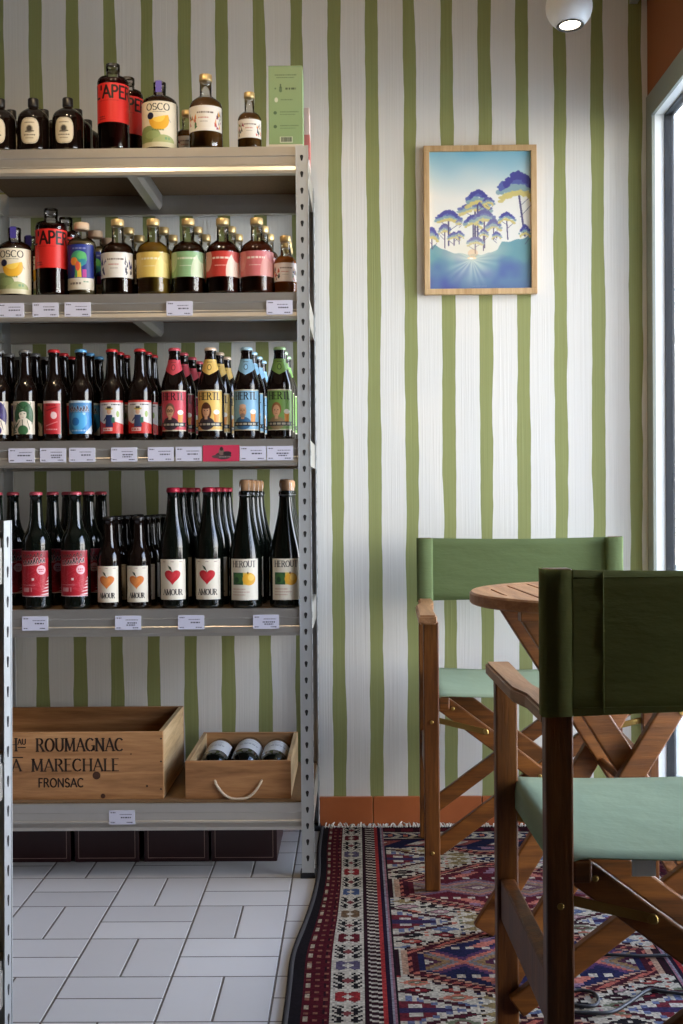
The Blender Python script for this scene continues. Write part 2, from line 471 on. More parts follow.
def text_strokes(txt, x, y, h, thick, thin, serif, space=0.14, sx=1.0):
    """-> list of (p, q, width) segments and the total width"""
    segs, cx = [], 0.0
    for ch in txt:
        w, strokes, sers = GLYPH[ch]
        for st in strokes:
            for a, b in zip(st[:-1], st[1:]):
                dx, dy = (b[0] - a[0]) * sx, b[1] - a[1]
                L = math.hypot(dx, dy) or 1
                k = abs(dy) / L
                if serif and dx * dy > 0.02 and len(st) == 2: k *= 0.35   # up-strokes stay thin
                wd = thin + (thick - thin) * k
                segs.append(((x + (cx + a[0] * sx) * h, y + a[1] * h), (x + (cx + b[0] * sx) * h, y + b[1] * h), wd * h))
        if serif:
            for (px, py) in sers:
                segs.append(((x + (cx + px * sx - 0.13) * h, y + py * h), (x + (cx + px * sx + 0.13) * h, y + py * h), thin * h))
        cx += w * sx + space
    return segs, (cx - space) * h

class Canvas:
    """w, h in metres; colours are sRGB 0..255; y runs upwards"""
    def __init__(self, w, h, res, bg, ss=3):
        self.w, self.h = w, h
        self.nx, self.ny, self.ss = max(4, int(round(w / res))), max(4, int(round(h / res))), ss
        NX, NY = self.nx * ss, self.ny * ss
        xs = (np.arange(NX) + 0.5) / NX * w; ys = (np.arange(NY) + 0.5) / NY * h
        self.Xg, self.Yg = np.meshgrid(xs, ys)
        self.c = np.empty((NY, NX, 3)); self.c[:] = bg
        self.a = np.ones((NY, NX))
    def paint(self, mask, col, k=1.0):
        m = (mask * k)[..., None] if mask.dtype != bool else (mask.astype(float) * k)[..., None]
        self.c = self.c * (1 - m) + np.array(col, float) * m
    def rect(self, x0, x1, y0, y1, col, k=1.0): self.paint((self.Xg >= x0) & (self.Xg <= x1) & (self.Yg >= y0) & (self.Yg <= y1), col, k)
    def ell(self, cx, cy, rx, ry, col, k=1.0): self.paint(((self.Xg - cx) / rx) ** 2 + ((self.Yg - cy) / ry) ** 2 <= 1, col, k)
    def poly_mask(self, pts):
        m = np.zeros(self.Xg.shape, bool)
        for (x0, y0), (x1, y1) in zip(pts, pts[1:] + pts[:1]):
            if y0 == y1: continue
            cond = ((y0 > self.Yg) != (y1 > self.Yg)) & (self.Xg < (x1 - x0) * (self.Yg - y0) / (y1 - y0) + x0)
            m ^= cond
        return m
    def poly(self, pts, col, k=1.0): self.paint(self.poly_mask(list(pts)), col, k)
    def seg(self, p, q, wd, col, k=1.0):
        pad = wd
        x0, x1 = min(p[0], q[0]) - pad, max(p[0], q[0]) + pad; y0, y1 = min(p[1], q[1]) - pad, max(p[1], q[1]) + pad
        NY, NX = self.Xg.shape
        i0, i1 = max(0, int(x0 / self.w * NX)), min(NX, int(x1 / self.w * NX) + 1)
        j0, j1 = max(0, int(y0 / self.h * NY)), min(NY, int(y1 / self.h * NY) + 1)
        if i0 >= i1 or j0 >= j1: return
        gx, gy = self.Xg[j0:j1, i0:i1], self.Yg[j0:j1, i0:i1]
        dx, dy = q[0] - p[0], q[1] - p[1]
        t = np.clip(((gx - p[0]) * dx + (gy - p[1]) * dy) / (dx * dx + dy * dy + 1e-12), 0, 1)
        m = (gx - p[0] - t * dx) ** 2 + (gy - p[1] - t * dy) ** 2 <= (wd / 2) ** 2
        sub = self.c[j0:j1, i0:i1]
        sub[m] = sub[m] * (1 - k) + np.array(col, float) * k
    def text(self, txt, cx, y, h, col, thick=0.2, thin=0.07, serif=True, space=0.14, sx=1.0, fit=None):
        _, W = text_strokes(txt, 0, 0, h, thick, thin, serif, space, sx)
        if fit and W > 0:
            sx *= fit / W; space *= fit / W
            _, W = text_strokes(txt, 0, 0, h, thick, thin, serif, space, sx)
        segs, _ = text_strokes(txt, cx - W / 2, y, h, thick, thin, serif, space, sx)
        for p, q, wd in segs: self.seg(p, q, wd, col)
    def lines(self, x0, x1, y, h, col, seed=1, k=0.8):
        """a line of print too small to read"""
        r = random.Random(seed); x = x0
        while x < x1:
            l = r.uniform(0.6, 2.2) * h
            self.rect(x, min(x + l, x1), y, y + h, col, k); x += l + 0.45 * h
    def down(self):
        s = self.ss
        c = self.c.reshape(self.ny, s, self.nx, s, 3).mean(axis=(1, 3))
        a = self.a.reshape(self.ny, s, self.nx, s).mean(axis=(1, 3))
        c = np.clip(c, 0, 255) / 255.0
        c = np.where(c <= 0.04045, c / 12.92, ((c + 0.055) / 1.055) ** 2.4)
        return c, a
    def build(self, name, mat, place, parent=None, thick=0.0):
        """place(U, V) -> (N,3) points for arrays of metres across / up; one flat cell per raster cell"""
        c, a = self.down()
        U, V = np.meshgrid(np.linspace(0, self.w, self.nx + 1), np.linspace(0, self.h, self.ny + 1))
        P = place(U.ravel(), V.ravel())
        n1 = self.nx + 1
        J, I = np.meshgrid(np.arange(self.ny), np.arange(self.nx), indexing='ij')
        keep = a.ravel() > 0.5
        b = (J * n1 + I).ravel()[keep]
        faces = np.stack([b, b + 1, b + n1 + 1, b + n1], axis=1)
        fc = c.reshape(-1, 3)[keep]
        me = bpy.data.meshes.new(name)
        if keep.all():
            me.from_pydata(P.tolist(), [], faces.tolist())
        else:
            used = np.unique(faces); remap = np.zeros(len(P), int); remap[used] = np.arange(len(used))
            me.from_pydata(P[used].tolist(), [], remap[faces].tolist())
        at = me.color_attributes.new('print', 'FLOAT_COLOR', 'CORNER')
        cc = np.ones((len(fc), 4, 4), np.float32); cc[:, :, :3] = fc[:, None, :]
        at.data.foreach_set('color', cc.ravel())
        me.materials.append(mat)
        me.polygons.foreach_set('use_smooth', [True] * len(fc))
        o = bpy.data.objects.new(name, me); COL.objects.link(o)
        if parent is not None: o.parent = parent
        return o

def wrap(radius, z0, w, tilt=0.0, turn=0.0):
    """label wound on a cylinder, facing -Y"""
    def f(U, V):
        a = -PI / 2 + (U - w / 2) / radius + turn
        return np.stack([radius * np.cos(a), radius * np.sin(a), z0 + V], axis=1)
    return f
def wrap_profile(prof, z0, w, off=0.0006):
    zs = [p[1] for p in prof]; rs = [p[0] for p in prof]
    def f(U, V):
        r = np.interp(z0 + V, zs, rs) + off
        rm = max(np.interp(z0, zs, rs), 1e-3)
        a = -PI / 2 + (U - w / 2) / rm
        return np.stack([r * np.cos(a), r * np.sin(a), z0 + V], axis=1)
    return f

# ================================================================== THE ROOM
def shell():
    m = MB(); m.box(LEFT_X - 0.1, RIGHT_X + 0.06, BACK_Y - 0.1, WALL_Y + 0.15, -0.12, 0.0)
    structure(m.build('floor', M['floor']))
    m = MB(); m.box(LEFT_X - 0.1, RIGHT_X + 0.06, BACK_Y - 0.1, WALL_Y + 0.15, CEIL_Z, CEIL_Z + 0.1)
    structure(m.build('ceiling', M['ceiling']))
    m = MB(); m.box(LEFT_X - 0.1, RIGHT_X + 0.06, WALL_Y, WALL_Y + 0.15, 0.0, CEIL_Z)
    structure(m.build('wall_back', M['wallpaper']))
    m = MB(); m.box(LEFT_X - 0.1, LEFT_X, BACK_Y, WALL_Y, 0.0, CEIL_Z)
    structure(m.build('wall_left', M['back_paint']))
    m = MB(); m.box(LEFT_X - 0.1, RIGHT_X + 0.06, BACK_Y - 0.1, BACK_Y, 0.0, CEIL_Z)
    structure(m.build('wall_front', M['back_paint']))
    m = MB()      # right wall: band over the window, pier towards the street door, kerb below
    xo = RIGHT_X + 0.06
    m.box(RIGHT_X, xo, BACK_Y, WALL_Y, WIN_Z1 + 0.067, CEIL_Z)
    m.box(RIGHT_X, xo, BACK_Y, WIN_Y0 - 0.08, 0.0, WIN_Z1 + 0.067)
    m.box(RIGHT_X + 0.02, xo, WIN_Y0 - 0.08, WALL_Y, 0.0, WIN_Z0 - 0.03)
    structure(m.build('wall_right', M['brown_paint']))
    # window: grey outer frame flush with the wall, white reveal, black gasket, pane
    m = MB()
    def frame(mb, x0, x1, y0, y1, z0, z1, t, mi=0):
        mb.box(x0, x1, y0 - t, y0, z0 - t, z1 + t, mi); mb.box(x0, x1, y1, y1 + t, z0 - t, z1 + t, mi)
        mb.box(x0, x1, y0, y1, z1, z1 + t, mi); mb.box(x0, x1, y0, y1, z0 - t, z0, mi)
    frame(m, RIGHT_X - 0.004, RIGHT_X + 0.004, WIN_Y0, WIN_Y1, WIN_Z0, WIN_Z1, 0.067)
    w = m.build('window_1', M['frame_grey']); structure(w)
    m = MB(); frame(m, RIGHT_X + 0.004, RIGHT_X + 0.030, WIN_Y0, WIN_Y1, WIN_Z0, WIN_Z1, 0.067)
    m.build('window_frame', M['frame_white'], w)
    m = MB(); frame(m, RIGHT_X + 0.030, RIGHT_X + 0.056, WIN_Y0 + 0.004, WIN_Y1 - 0.004, WIN_Z0 + 0.004, WIN_Z1 - 0.004, 0.071)
    m.build('window_gasket', M['rubber'], w)
    m = MB(); m.box(RIGHT_X + 0.040, RIGHT_X + 0.046, WIN_Y0 + 0.004, WIN_Y1 - 0.004, WIN_Z0 + 0.004, WIN_Z1 - 0.004)
    m.build('window_pane', M['window_glass'], w)
    # street outside
    m = MB(); m.box(xo, 14, -10, 16, -0.16, -0.04)
    structure(m.build('pavement', M['pavement']))
    # terracotta skirting tiles along the striped wall
    m = MB()
    for i in range(-8, 4):
        x1 = X(370, WALL_Y) + i * 0.31 + 0.31
        x0 = max(x1 - 0.308, LEFT_X); x1 = min(x1, RIGHT_X)
        if x0 < x1: m.box(x0, x1, WALL_Y - 0.012, WALL_Y, 0.0, 0.083, 0, 0.002)
    structure(m.build('baseboard_back', M['terracotta']))
shell()

# ================================================================== METAL SHELVING UNIT
SH_F, SH_B = 3.000, 3.455       # front and back faces
SH_R, SH_L = -0.1108, -1.000
LEV = [1.799, 1.443, 1.084, 0.6665, 0.186]
def post(x, y, sx, sy, h, pitch=0.04, w=0.030):
    """slotted angle post: outer corner at x,y ; flanges run to sx (across) and sy (back/forward)"""
    m = MB(); t = 0.0018
    m.box(min(x, x + sx * w), max(x, x + sx * w), min(y, y + sy * t), max(y, y + sy * t), 0.012, h)
    m.box(min(x, x + sx * t), max(x, x + sx * t), min(y, y + sy * 0.034), max(y, y + sy * 0.034), 0.012, h)
    q = x + sx * w
    m.box(min(q, q - sx * 0.0022), max(q, q - sx * 0.0022), min(y - sy * 0.0012, y + sy * 0.005), max(y - sy * 0.0012, y + sy * 0.005), 0.012, h)
    m.box(min(x - sx * 0.0008, x + sx * 0.0016), max(x - sx * 0.0008, x + sx * 0.0016), min(y - sy * 0.0010, y + sy * 0.003), max(y - sy * 0.0010, y + sy * 0.003), 0.012, h)
    z = 0.05; e = 0.0007
    while z < h - 0.02:
        for (face) in (0, 1):
            pts = []
            for (a, b) in arc(0, 0.003, 0.0040, 0.0042, -20, 200, 8) + [(-0.0022, -0.005), (-0.0016, -0.0075), (0.0016, -0.0075), (0.0022, -0.005)]:
                pts.append((a, b))
            if face == 0:
                yy = y - sy * e
                m.prism([(x + sx * w * 0.5 + a, z + b) for a, b in pts], 'Y', yy, yy + sy * e * 0.5, 1)
            else:
                xx = x - sx * e
                m.prism([(y + sy * 0.018 + a, z + b) for a, b in pts], 'X', xx, xx + sx * e * 0.5, 1)
        z += pitch
    return m
def foot(x, y, sx, sy):
    m = MB(); m.box(min(x - sx * 0.003, x + sx * 0.034), max(x - sx * 0.003, x + sx * 0.034), min(y - sy * 0.003, y + sy * 0.038), max(y - sy * 0.003, y + sy * 0.038), 0.0, 0.014, 0, 0.002)
    return m
def beam_x(x0, x1, y, sy, z1, h=0.066):
    """long shelf beam, its face towards -sy"""
    prof = [(0, 0), (0, -0.022), (0.0015, -0.024), (0.0015, -0.042), (0, -0.044), (0, -h + 0.018), (-0.0025, -h + 0.008), (-0.0025, -h), (0.020, -h), (0.020, -h + 0.002),
            (0.003, -h + 0.003), (0.006, -0.038), (0.006, -0.002), (0.022, -0.002), (0.022, 0)]
    m = MB(); m.prism([(y + sy * a, z1 + b) for a, b in prof], 'X', x0, x1)
    return m
def beam_y(x, sx, y0, y1, z1, h=0.066):
    prof = [(0, 0), (0, -h), (0.018, -h), (0.018, -h + 0.002), (0.002, -h + 0.002), (0.002, -0.002), (0.02, -0.002), (0.02, 0)]
    m = MB(); m.prism([(x + sx * a, z1 + b) for a, b in prof], 'Y', y0, y1)
    return m
unit = thing('shelving_unit', 'tall galvanised metal shelving unit full of bottles against the striped wall', 'shelf', ((SH_L + SH_R) / 2, SH_F, 0))
UX, UY = unit.location.x, unit.location.y
def part_of(root, o):
    o.parent = root; o.matrix_parent_inverse = Matrix.Translation(-Vector(root.location)); return o
for (x, y, sx, sy) in ((SH_R, SH_F, -1, 1), (SH_L, SH_F, 1, 1), (SH_R, SH_B, -1, -1), (SH_L, SH_B, 1, -1)):
    part_of(unit, post(x, y, sx, sy, 1.80).build('upright', [M['post'], M['hole']]))
    part_of(unit, foot(x, y, sx, sy).build('foot', M['rubber']))
for z in LEV:
    part_of(unit, beam_x(SH_L + 0.029, SH_R - 0.029, SH_F + 0.004, 1, z).build('front_beam', M['beam']))
    part_of(unit, beam_x(SH_L + 0.029, SH_R - 0.029, SH_B - 0.004, -1, z).build('back_beam', M['beam']))
    part_of(unit, beam_y(SH_R - 0.003, -1, SH_F + 0.034, SH_B - 0.034, z).build('side_beam', M['beam']))
    part_of(unit, beam_y(SH_L + 0.003, 1, SH_F + 0.034, SH_B - 0.034, z).build('side_beam', M['beam']))
    m = MB(); m.box(SH_L + 0.006, SH_R - 0.006, SH_F + 0.010, SH_B - 0.010, z - 0.0005, z + 0.0045) if z < 0.3 else m.box(SH_L + 0.032, SH_R - 0.032, SH_F + 0.012, SH_B - 0.012, z - 0.010, z - 0.0005)
    part_of(unit, m.build('shelf_board', M['chipboard']))
    m = MB(); m.prism([(UX - 0.02, z - 0.011), (UX - 0.02, z - 0.04), (UX - 0.012, z - 0.052), (UX + 0.012, z - 0.052), (UX + 0.02, z - 0.04), (UX + 0.02, z - 0.011)], 'Y', SH_F + 0.022, SH_B - 0.022)
    part_of(unit, m.build('support_bar', M['beam']))

# ================================================================== BOTTLES
def smooth_prof(pts, n=5):
    """Catmull-Rom through (r,z)"""
    out = []
    P = [pts[0]] + list(pts) + [pts[-1]]
    for i in range(1, len(P) - 2):
        p0, p1, p2, p3 = P[i - 1], P[i], P[i + 1], P[i + 2]
        for k in range(n):
            t = k / n
            out.append(tuple(0.5 * (2 * p1[j] + (p2[j] - p0[j]) * t + (2 * p0[j] - 5 * p1[j] + 4 * p2[j] - p3[j]) * t * t + (3 * p1[j] - p0[j] - 3 * p2[j] + p3[j]) * t ** 3) for j in (0, 1)))
    out.append(tuple(pts[-1]))
    return out
def body_profile(r, body, mids, neck):
    """flat base, straight wall to `body`, shoulder through mids, then neck points"""
    return [(0.0, 0.002), (r * 0.55, 0.002), (r * 0.86, 0.0), (r * 0.97, 0.003), (r, 0.009), (r, body * 0.5), (r, body - 0.004)] + smooth_prof([(r, body - 0.002)] + mids) + neck
KIND = {
 'apothecary': dict(r=0.0385, prof=body_profile(0.0385, 0.082, [(0.0378, 0.088), (0.033, 0.099), (0.022, 0.108), (0.0125, 0.113)], [(0.0118, 0.119), (0.0118, 0.122), (0.0105, 0.122)]),
                    cap=[(0.0128, 0.117), (0.0132, 0.119), (0.0132, 0.136), (0.012, 0.138)], glass='dark_glass'),
 'aperitif': dict(r=0.0390, prof=body_profile(0.0390, 0.163, [(0.0385, 0.168), (0.034, 0.176), (0.021, 0.181), (0.0170, 0.185)], [(0.0168, 0.196), (0.0150, 0.196)]),
                  cap=[(0.0172, 0.194), (0.0176, 0.196), (0.0176, 0.209), (0.0160, 0.211)], glass='clear_glass', fill=0.172),
 'syrup': dict(r=0.0445, prof=body_profile(0.0445, 0.112, [(0.0440, 0.118), (0.038, 0.129), (0.024, 0.138), (0.0150, 0.142)], [(0.0142, 0.156), (0.0150, 0.157), (0.0150, 0.160), (0.013, 0.160)]),
               cap=[(0.0148, 0.140), (0.0154, 0.142), (0.0156, 0.160), (0.0160, 0.162), (0.0160, 0.172), (0.0150, 0.174)], glass='clear_glass', fill=0.134),
 'liqueur': dict(r=0.0415, prof=body_profile(0.0415, 0.103, [(0.0410, 0.110), (0.036, 0.122), (0.024, 0.132), (0.0150, 0.138)], [(0.0142, 0.172), (0.0155, 0.173), (0.0155, 0.177), (0.013, 0.177)]),
                 cap=[(0.0158, 0.175), (0.0162, 0.177), (0.0162, 0.190), (0.0150, 0.1915)], glass='clear_glass', fill=0.131),
 'small_liqueur': dict(r=0.0295, prof=body_profile(0.0295, 0.074, [(0.0290, 0.080), (0.025, 0.089), (0.017, 0.096), (0.0122, 0.100)], [(0.0118, 0.130), (0.0125, 0.131), (0.0125, 0.134), (0.011, 0.134)]),
                 cap=[(0.0130, 0.132), (0.0136, 0.134), (0.0136, 0.145), (0.0126, 0.1465)], glass='clear_glass', fill=0.093),
 'gin': dict(r=0.0345, prof=body_profile(0.0345, 0.128, [(0.0340, 0.133), (0.029, 0.141), (0.020, 0.147), (0.0160, 0.150)], [(0.0156, 0.166), (0.0156, 0.168), (0.013, 0.168)]),
             cap=[(0.0182, 0.167), (0.0190, 0.169), (0.0190, 0.182), (0.0176, 0.184)], glass='clear_glass', fill=0.136),
 'longneck': dict(r=0.0303, prof=body_profile(0.0303, 0.118, [(0.0298, 0.124), (0.0262, 0.138), (0.0195, 0.152), (0.0158, 0.168)], [(0.0134, 0.205), (0.0128, 0.216), (0.0140, 0.217), (0.0140, 0.221), (0.0130, 0.223)]),
                  cap=[(0.0150, 0.221), (0.0154, 0.222), (0.0150, 0.226), (0.0125, 0.229)], glass='dark_glass'),
 'franconian': dict(r=0.0330, prof=body_profile(0.0330, 0.132, [(0.0326, 0.138), (0.0290, 0.152), (0.0225, 0.172), (0.0165, 0.192)], [(0.0142, 0.206), (0.0132, 0.215), (0.0142, 0.217), (0.0142, 0.222), (0.0132, 0.224)]),
                  cap=[(0.0152, 0.222), (0.0156, 0.223), (0.0152, 0.227), (0.0128, 0.230)], glass='dark_glass'),
 'large_beer': dict(r=0.0365, prof=body_profile(0.0365, 0.160, [(0.0360, 0.166), (0.0315, 0.182), (0.0225, 0.200), (0.0172, 0.222)], [(0.0150, 0.262), (0.0142, 0.278), (0.0156, 0.279), (0.0156, 0.284), (0.0145, 0.286)]),
                  cap=[(0.0160, 0.284), (0.0165, 0.285), (0.0160, 0.289), (0.0132, 0.292)], glass='green_glass'),
 'cider': dict(r=0.0360, prof=body_profile(0.0360, 0.150, [(0.0356, 0.157), (0.0320, 0.178), (0.0240, 0.205), (0.0180, 0.232)], [(0.0148, 0.270), (0.0140, 0.284), (0.0156, 0.286), (0.0156, 0.291), (0.0145, 0.293)]),
                  cap=[(0.0164, 0.288), (0.0172, 0.290), (0.0166, 0.297), (0.0136, 0.300)], glass='green_glass'),
 'champagne': dict(r=0.0415, prof=body_profile(0.0415, 0.118, [(0.0412, 0.128), (0.0375, 0.152), (0.0285, 0.188), (0.0205, 0.225), (0.0165, 0.250)], [(0.0148, 0.272), (0.0148, 0.276), (0.0166, 0.278), (0.0166, 0.286), (0.0150, 0.288), (0.0140, 0.290)]),
                  cap=[(0.0122, 0.288), (0.0124, 0.296), (0.0140, 0.299), (0.0149, 0.304), (0.0145, 0.313), (0.0112, 0.318)], glass='green_glass'),
 'bordeaux': dict(r=0.0378, prof=body_profile(0.0378, 0.188, [(0.0375, 0.194), (0.033, 0.208), (0.021, 0.222), (0.0152, 0.232)], [(0.0145, 0.288), (0.0155, 0.290), (0.0155, 0.296), (0.014, 0.298)]),
                  cap=[(0.0150, 0.240), (0.0154, 0.242), (0.0160, 0.296), (0.0140, 0.300)], glass='green_glass'),
}
for _k in ('prof', 'cap'): KIND['aperitif'][_k] = [(a, b * 1.045) for a, b in KIND['aperitif'][_k]]
KIND['aperitif']['fill'] *= 1.045
_mesh_cache = {}
def shared(key, make):
    """parts that look the same share one mesh"""
    if key not in _mesh_cache:
        o = make(); _mesh_cache[key] = o.data
        return o
    me = _mesh_cache[key]
    o = bpy.data.objects.new(me.name.split('.')[0], me); COL.objects.link(o)
    return o
def make_bottle(kind, name, cap_mat, label_key=None, label_canvas=None, zlab=0.0, liq=None, extra=None, cap_name='cap', loc=(0, 0, 0)):
    k = KIND[kind]
    root = bpy.data.objects.new(name, None); COL.objects.link(root); root.empty_display_size = 0.03
    root.location = loc
    def add(o): o.parent = root; return o
    def g():
        m = MB(); m.lathe(k['prof'], 30); return m.build('glass_body', M[k['glass']])
    add(shared(kind + 'glass', g))
    if liq:
        def li():
            pr = [(max(r - 0.0022, 0.0), max(z, 0.004)) for r, z in k['prof'] if z <= k['fill']]
            pr.append((pr[-1][0] * 0.98, pr[-1][1] + 0.0006)); pr.append((0.0, pr[-1][1]))
            m = MB(); m.lathe(pr, 30, caps=False); return m.build('liquid', M[liq])
        add(shared(kind + liq, li))
    def cp():
        m = MB(); m.lathe([(0.0, k['cap'][0][1])] + k['cap'] + [(0.0, k['cap'][-1][1] + 0.0003)], 24, caps=False)
        return m.build(cap_name, M[cap_mat])
    add(shared(kind + cap_mat + cap_name, cp))
    if label_canvas is not None:
        def lb():
            cv = label_canvas()
            return cv.build('label', M['label'], wrap(k['r'] + 0.0005, zlab, cv.w))
        add(shared(label_key, lb))
    if extra:
        for nm, fn in extra: add(shared(label_key + nm, fn))
    return root

# ---- label designs
R_ = 0.0009
def L_oval():
    c = Canvas(0.048, 0.064, R_, (206, 194, 168))
    # an upright rounded shape
    q = (np.abs((c.Xg - 0.024) / 0.024) ** 3.0 + np.abs((c.Yg - 0.032) / 0.032) ** 3.0)
    c.a = (q <= 1).astype(float)
    c.paint((q > 0.80) & (q < 0.86), (90, 80, 66), 0.8)
    c.ell(0.024, 0.036, 0.009, 0.010, (150, 140, 120)); c.ell(0.024, 0.037, 0.006, 0.007, (60, 54, 46)); c.seg((0.014, 0.030), (0.034, 0.031), 0.003, (90, 82, 70))
    c.lines(0.012, 0.036, 0.051, 0.0022, (70, 62, 52), 3); c.lines(0.010, 0.038, 0.020, 0.0028, (60, 52, 44), 4); c.lines(0.014, 0.034, 0.013, 0.0018, (90, 80, 66), 5)
    return c
def L_apero():
    c = Canvas(0.200, 0.096, R_, (206, 44, 38)); x = 0.1
    c.text("L'APERO", x + 0.020, 0.060, 0.029, (28, 12, 12), 0.19, 0.17, False, 0.10, fit=0.128)
    c.lines(x - 0.030, x - 0.012, 0.012, 0.0032, (60, 14, 14), 4); c.lines(x - 0.030, x - 0.012, 0.007, 0.0026, (60, 14, 14), 6)
    c.lines(x - 0.028, x + 0.022, 0.052, 0.002, (160, 24, 22), 8)
    return c
def L_osco():
    W = 0.115; c = Canvas(W, 0.112, R_, (222, 212, 188)); x = W / 2
    c.ell(x - 0.026, 0.026, 0.034, 0.026, (136, 150, 96)); c.ell(x + 0.016, 0.010, 0.030, 0.020, (164, 172, 118)); c.ell(x - 0.014, 0.030, 0.02, 0.010, (150, 166, 110))
    c.rect(0, W, 0, 0.012, (206, 198, 166))
    # lemon slice
    m = (((c.Xg - (x + 0.004)) / 0.026) ** 2 + ((c.Yg - 0.067) / 0.026) ** 2 <= 1) & (c.Yg < 0.073 + (c.Xg - x) * 0.22)
    c.paint(m, (226, 170, 52)); m2 = (((c.Xg - (x + 0.002)) / 0.018) ** 2 + ((c.Yg - 0.080) / 0.02) ** 2 <= 1) & (c.Yg < 0.073 + (c.Xg - x) * 0.22)
    c.paint(m2, (238, 198, 84))
    c.ell(x - 0.018, 0.076, 0.0085, 0.0085, (32, 34, 62))
    c.text('OSCO', x + 0.001, 0.090, 0.016, (30, 28, 34), 0.16, 0.06, True, 0.12, fit=0.060)
    c.lines(x - 0.012, x + 0.020, 0.085, 0.0016, (120, 112, 100), 3); c.lines(x - 0.014, x + 0.016, 0.040, 0.003, (88, 110, 70), 4)
    c.lines(x + 0.018, x + 0.032, 0.018, 0.006, (110, 150, 110), 4); c.seg((x + 0.028, 0.070), (x + 0.034, 0.062), 0.0012, (140, 130, 116))
    return c
def L_figures(bg=(224, 218, 208), seed=2, W=0.11, H=0.062, strong=False):
    c = Canvas(W, H, R_, bg); r = random.Random(seed); s = H / 0.062
    cols = [(40, 44, 78), (190, 74, 60), (214, 150, 70), (64, 110, 70), (150, 60, 90), (60, 52, 44)]
    for k in range(26):
        side = -1 if k % 2 else 1
        px = W / 2 + side * r.uniform(0.024, 0.046) * s; py = r.uniform(0.004, 0.040) * s
        col = r.choice(cols) if not strong else r.choice([(30, 28, 40), (40, 36, 60), (60, 58, 110)])
        c.poly([(px, py), (px + r.uniform(0.003, 0.008) * s, py + r.uniform(-0.004, 0.006) * s), (px + r.uniform(-0.002, 0.004) * s, py + r.uniform(0.008, 0.018) * s)], col)
    c.lines(W / 2 - 0.018 * s, W / 2 + 0.024 * s, 0.043 * s, 0.004 * s, (86, 70, 62), 4); c.lines(W / 2 - 0.014 * s, W / 2 + 0.012 * s, 0.031 * s, 0.0026 * s, (180, 96, 80), 7)
    c.lines(W / 2 - 0.010 * s, W / 2 + 0.010 * s, 0.022 * s, 0.0016 * s, (140, 130, 120), 9)
    return c
def L_band(base, swirl, seed=3):
    W, H = 0.125, 0.062
    c = Canvas(W, H, R_, base)
    c.ell(W / 2 + 0.040, 0.010, 0.030, 0.05, swirl); c.ell(W / 2 - 0.044, 0.044, 0.018, 0.03, swirl, 0.7); c.ell(W / 2 + 0.046, 0.060, 0.02, 0.024, tuple(int(v * 0.8 + 40) for v in base))
    c.lines(W / 2 - 0.024, W / 2 + 0.022, 0.043, 0.0048, (236, 226, 206), seed, 0.85); c.lines(W / 2 - 0.018, W / 2 + 0.012, 0.026, 0.0022, (232, 222, 202), seed + 1, 0.7)
    return c
def L_tree_blue():
    W = 0.085; c = Canvas(W, 0.112, R_, (44, 58, 134)); x = W / 2
    c.lines(x - 0.016, x + 0.018, 0.1, 0.004, (150, 150, 180), 5)
    c.ell(x, 0.076, 0.0215, 0.020, (74, 164, 122)); c.ell(x - 0.012, 0.070, 0.010, 0.010, (236, 150, 66)); c.ell(x + 0.008, 0.084, 0.012, 0.010, (98, 184, 112))
    c.ell(x + 0.010, 0.068, 0.010, 0.008, (60, 140, 150)); c.poly([(x - 0.010, 0.030), (x + 0.008, 0.030), (x + 0.006, 0.066), (x - 0.007, 0.068)], (232, 190, 72))
    c.rect(x - 0.009, x - 0.003, 0.030, 0.058, (92, 160, 98)); c.rect(x + 0.010, x + 0.020, 0.030, 0.050, (186, 74, 148)); c.ell(x - 0.002, 0.058, 0.006, 0.012, (226, 96, 70))
    c.rect(0, W, 0, 0.029, (222, 214, 196)); c.lines(x - 0.024, x + 0.006, 0.013, 0.005, (110, 100, 92), 3); c.lines(x + 0.012, x + 0.026, 0.018, 0.003, (110, 150, 120), 6)
    return c
BW, BH = 0.066, 0.082
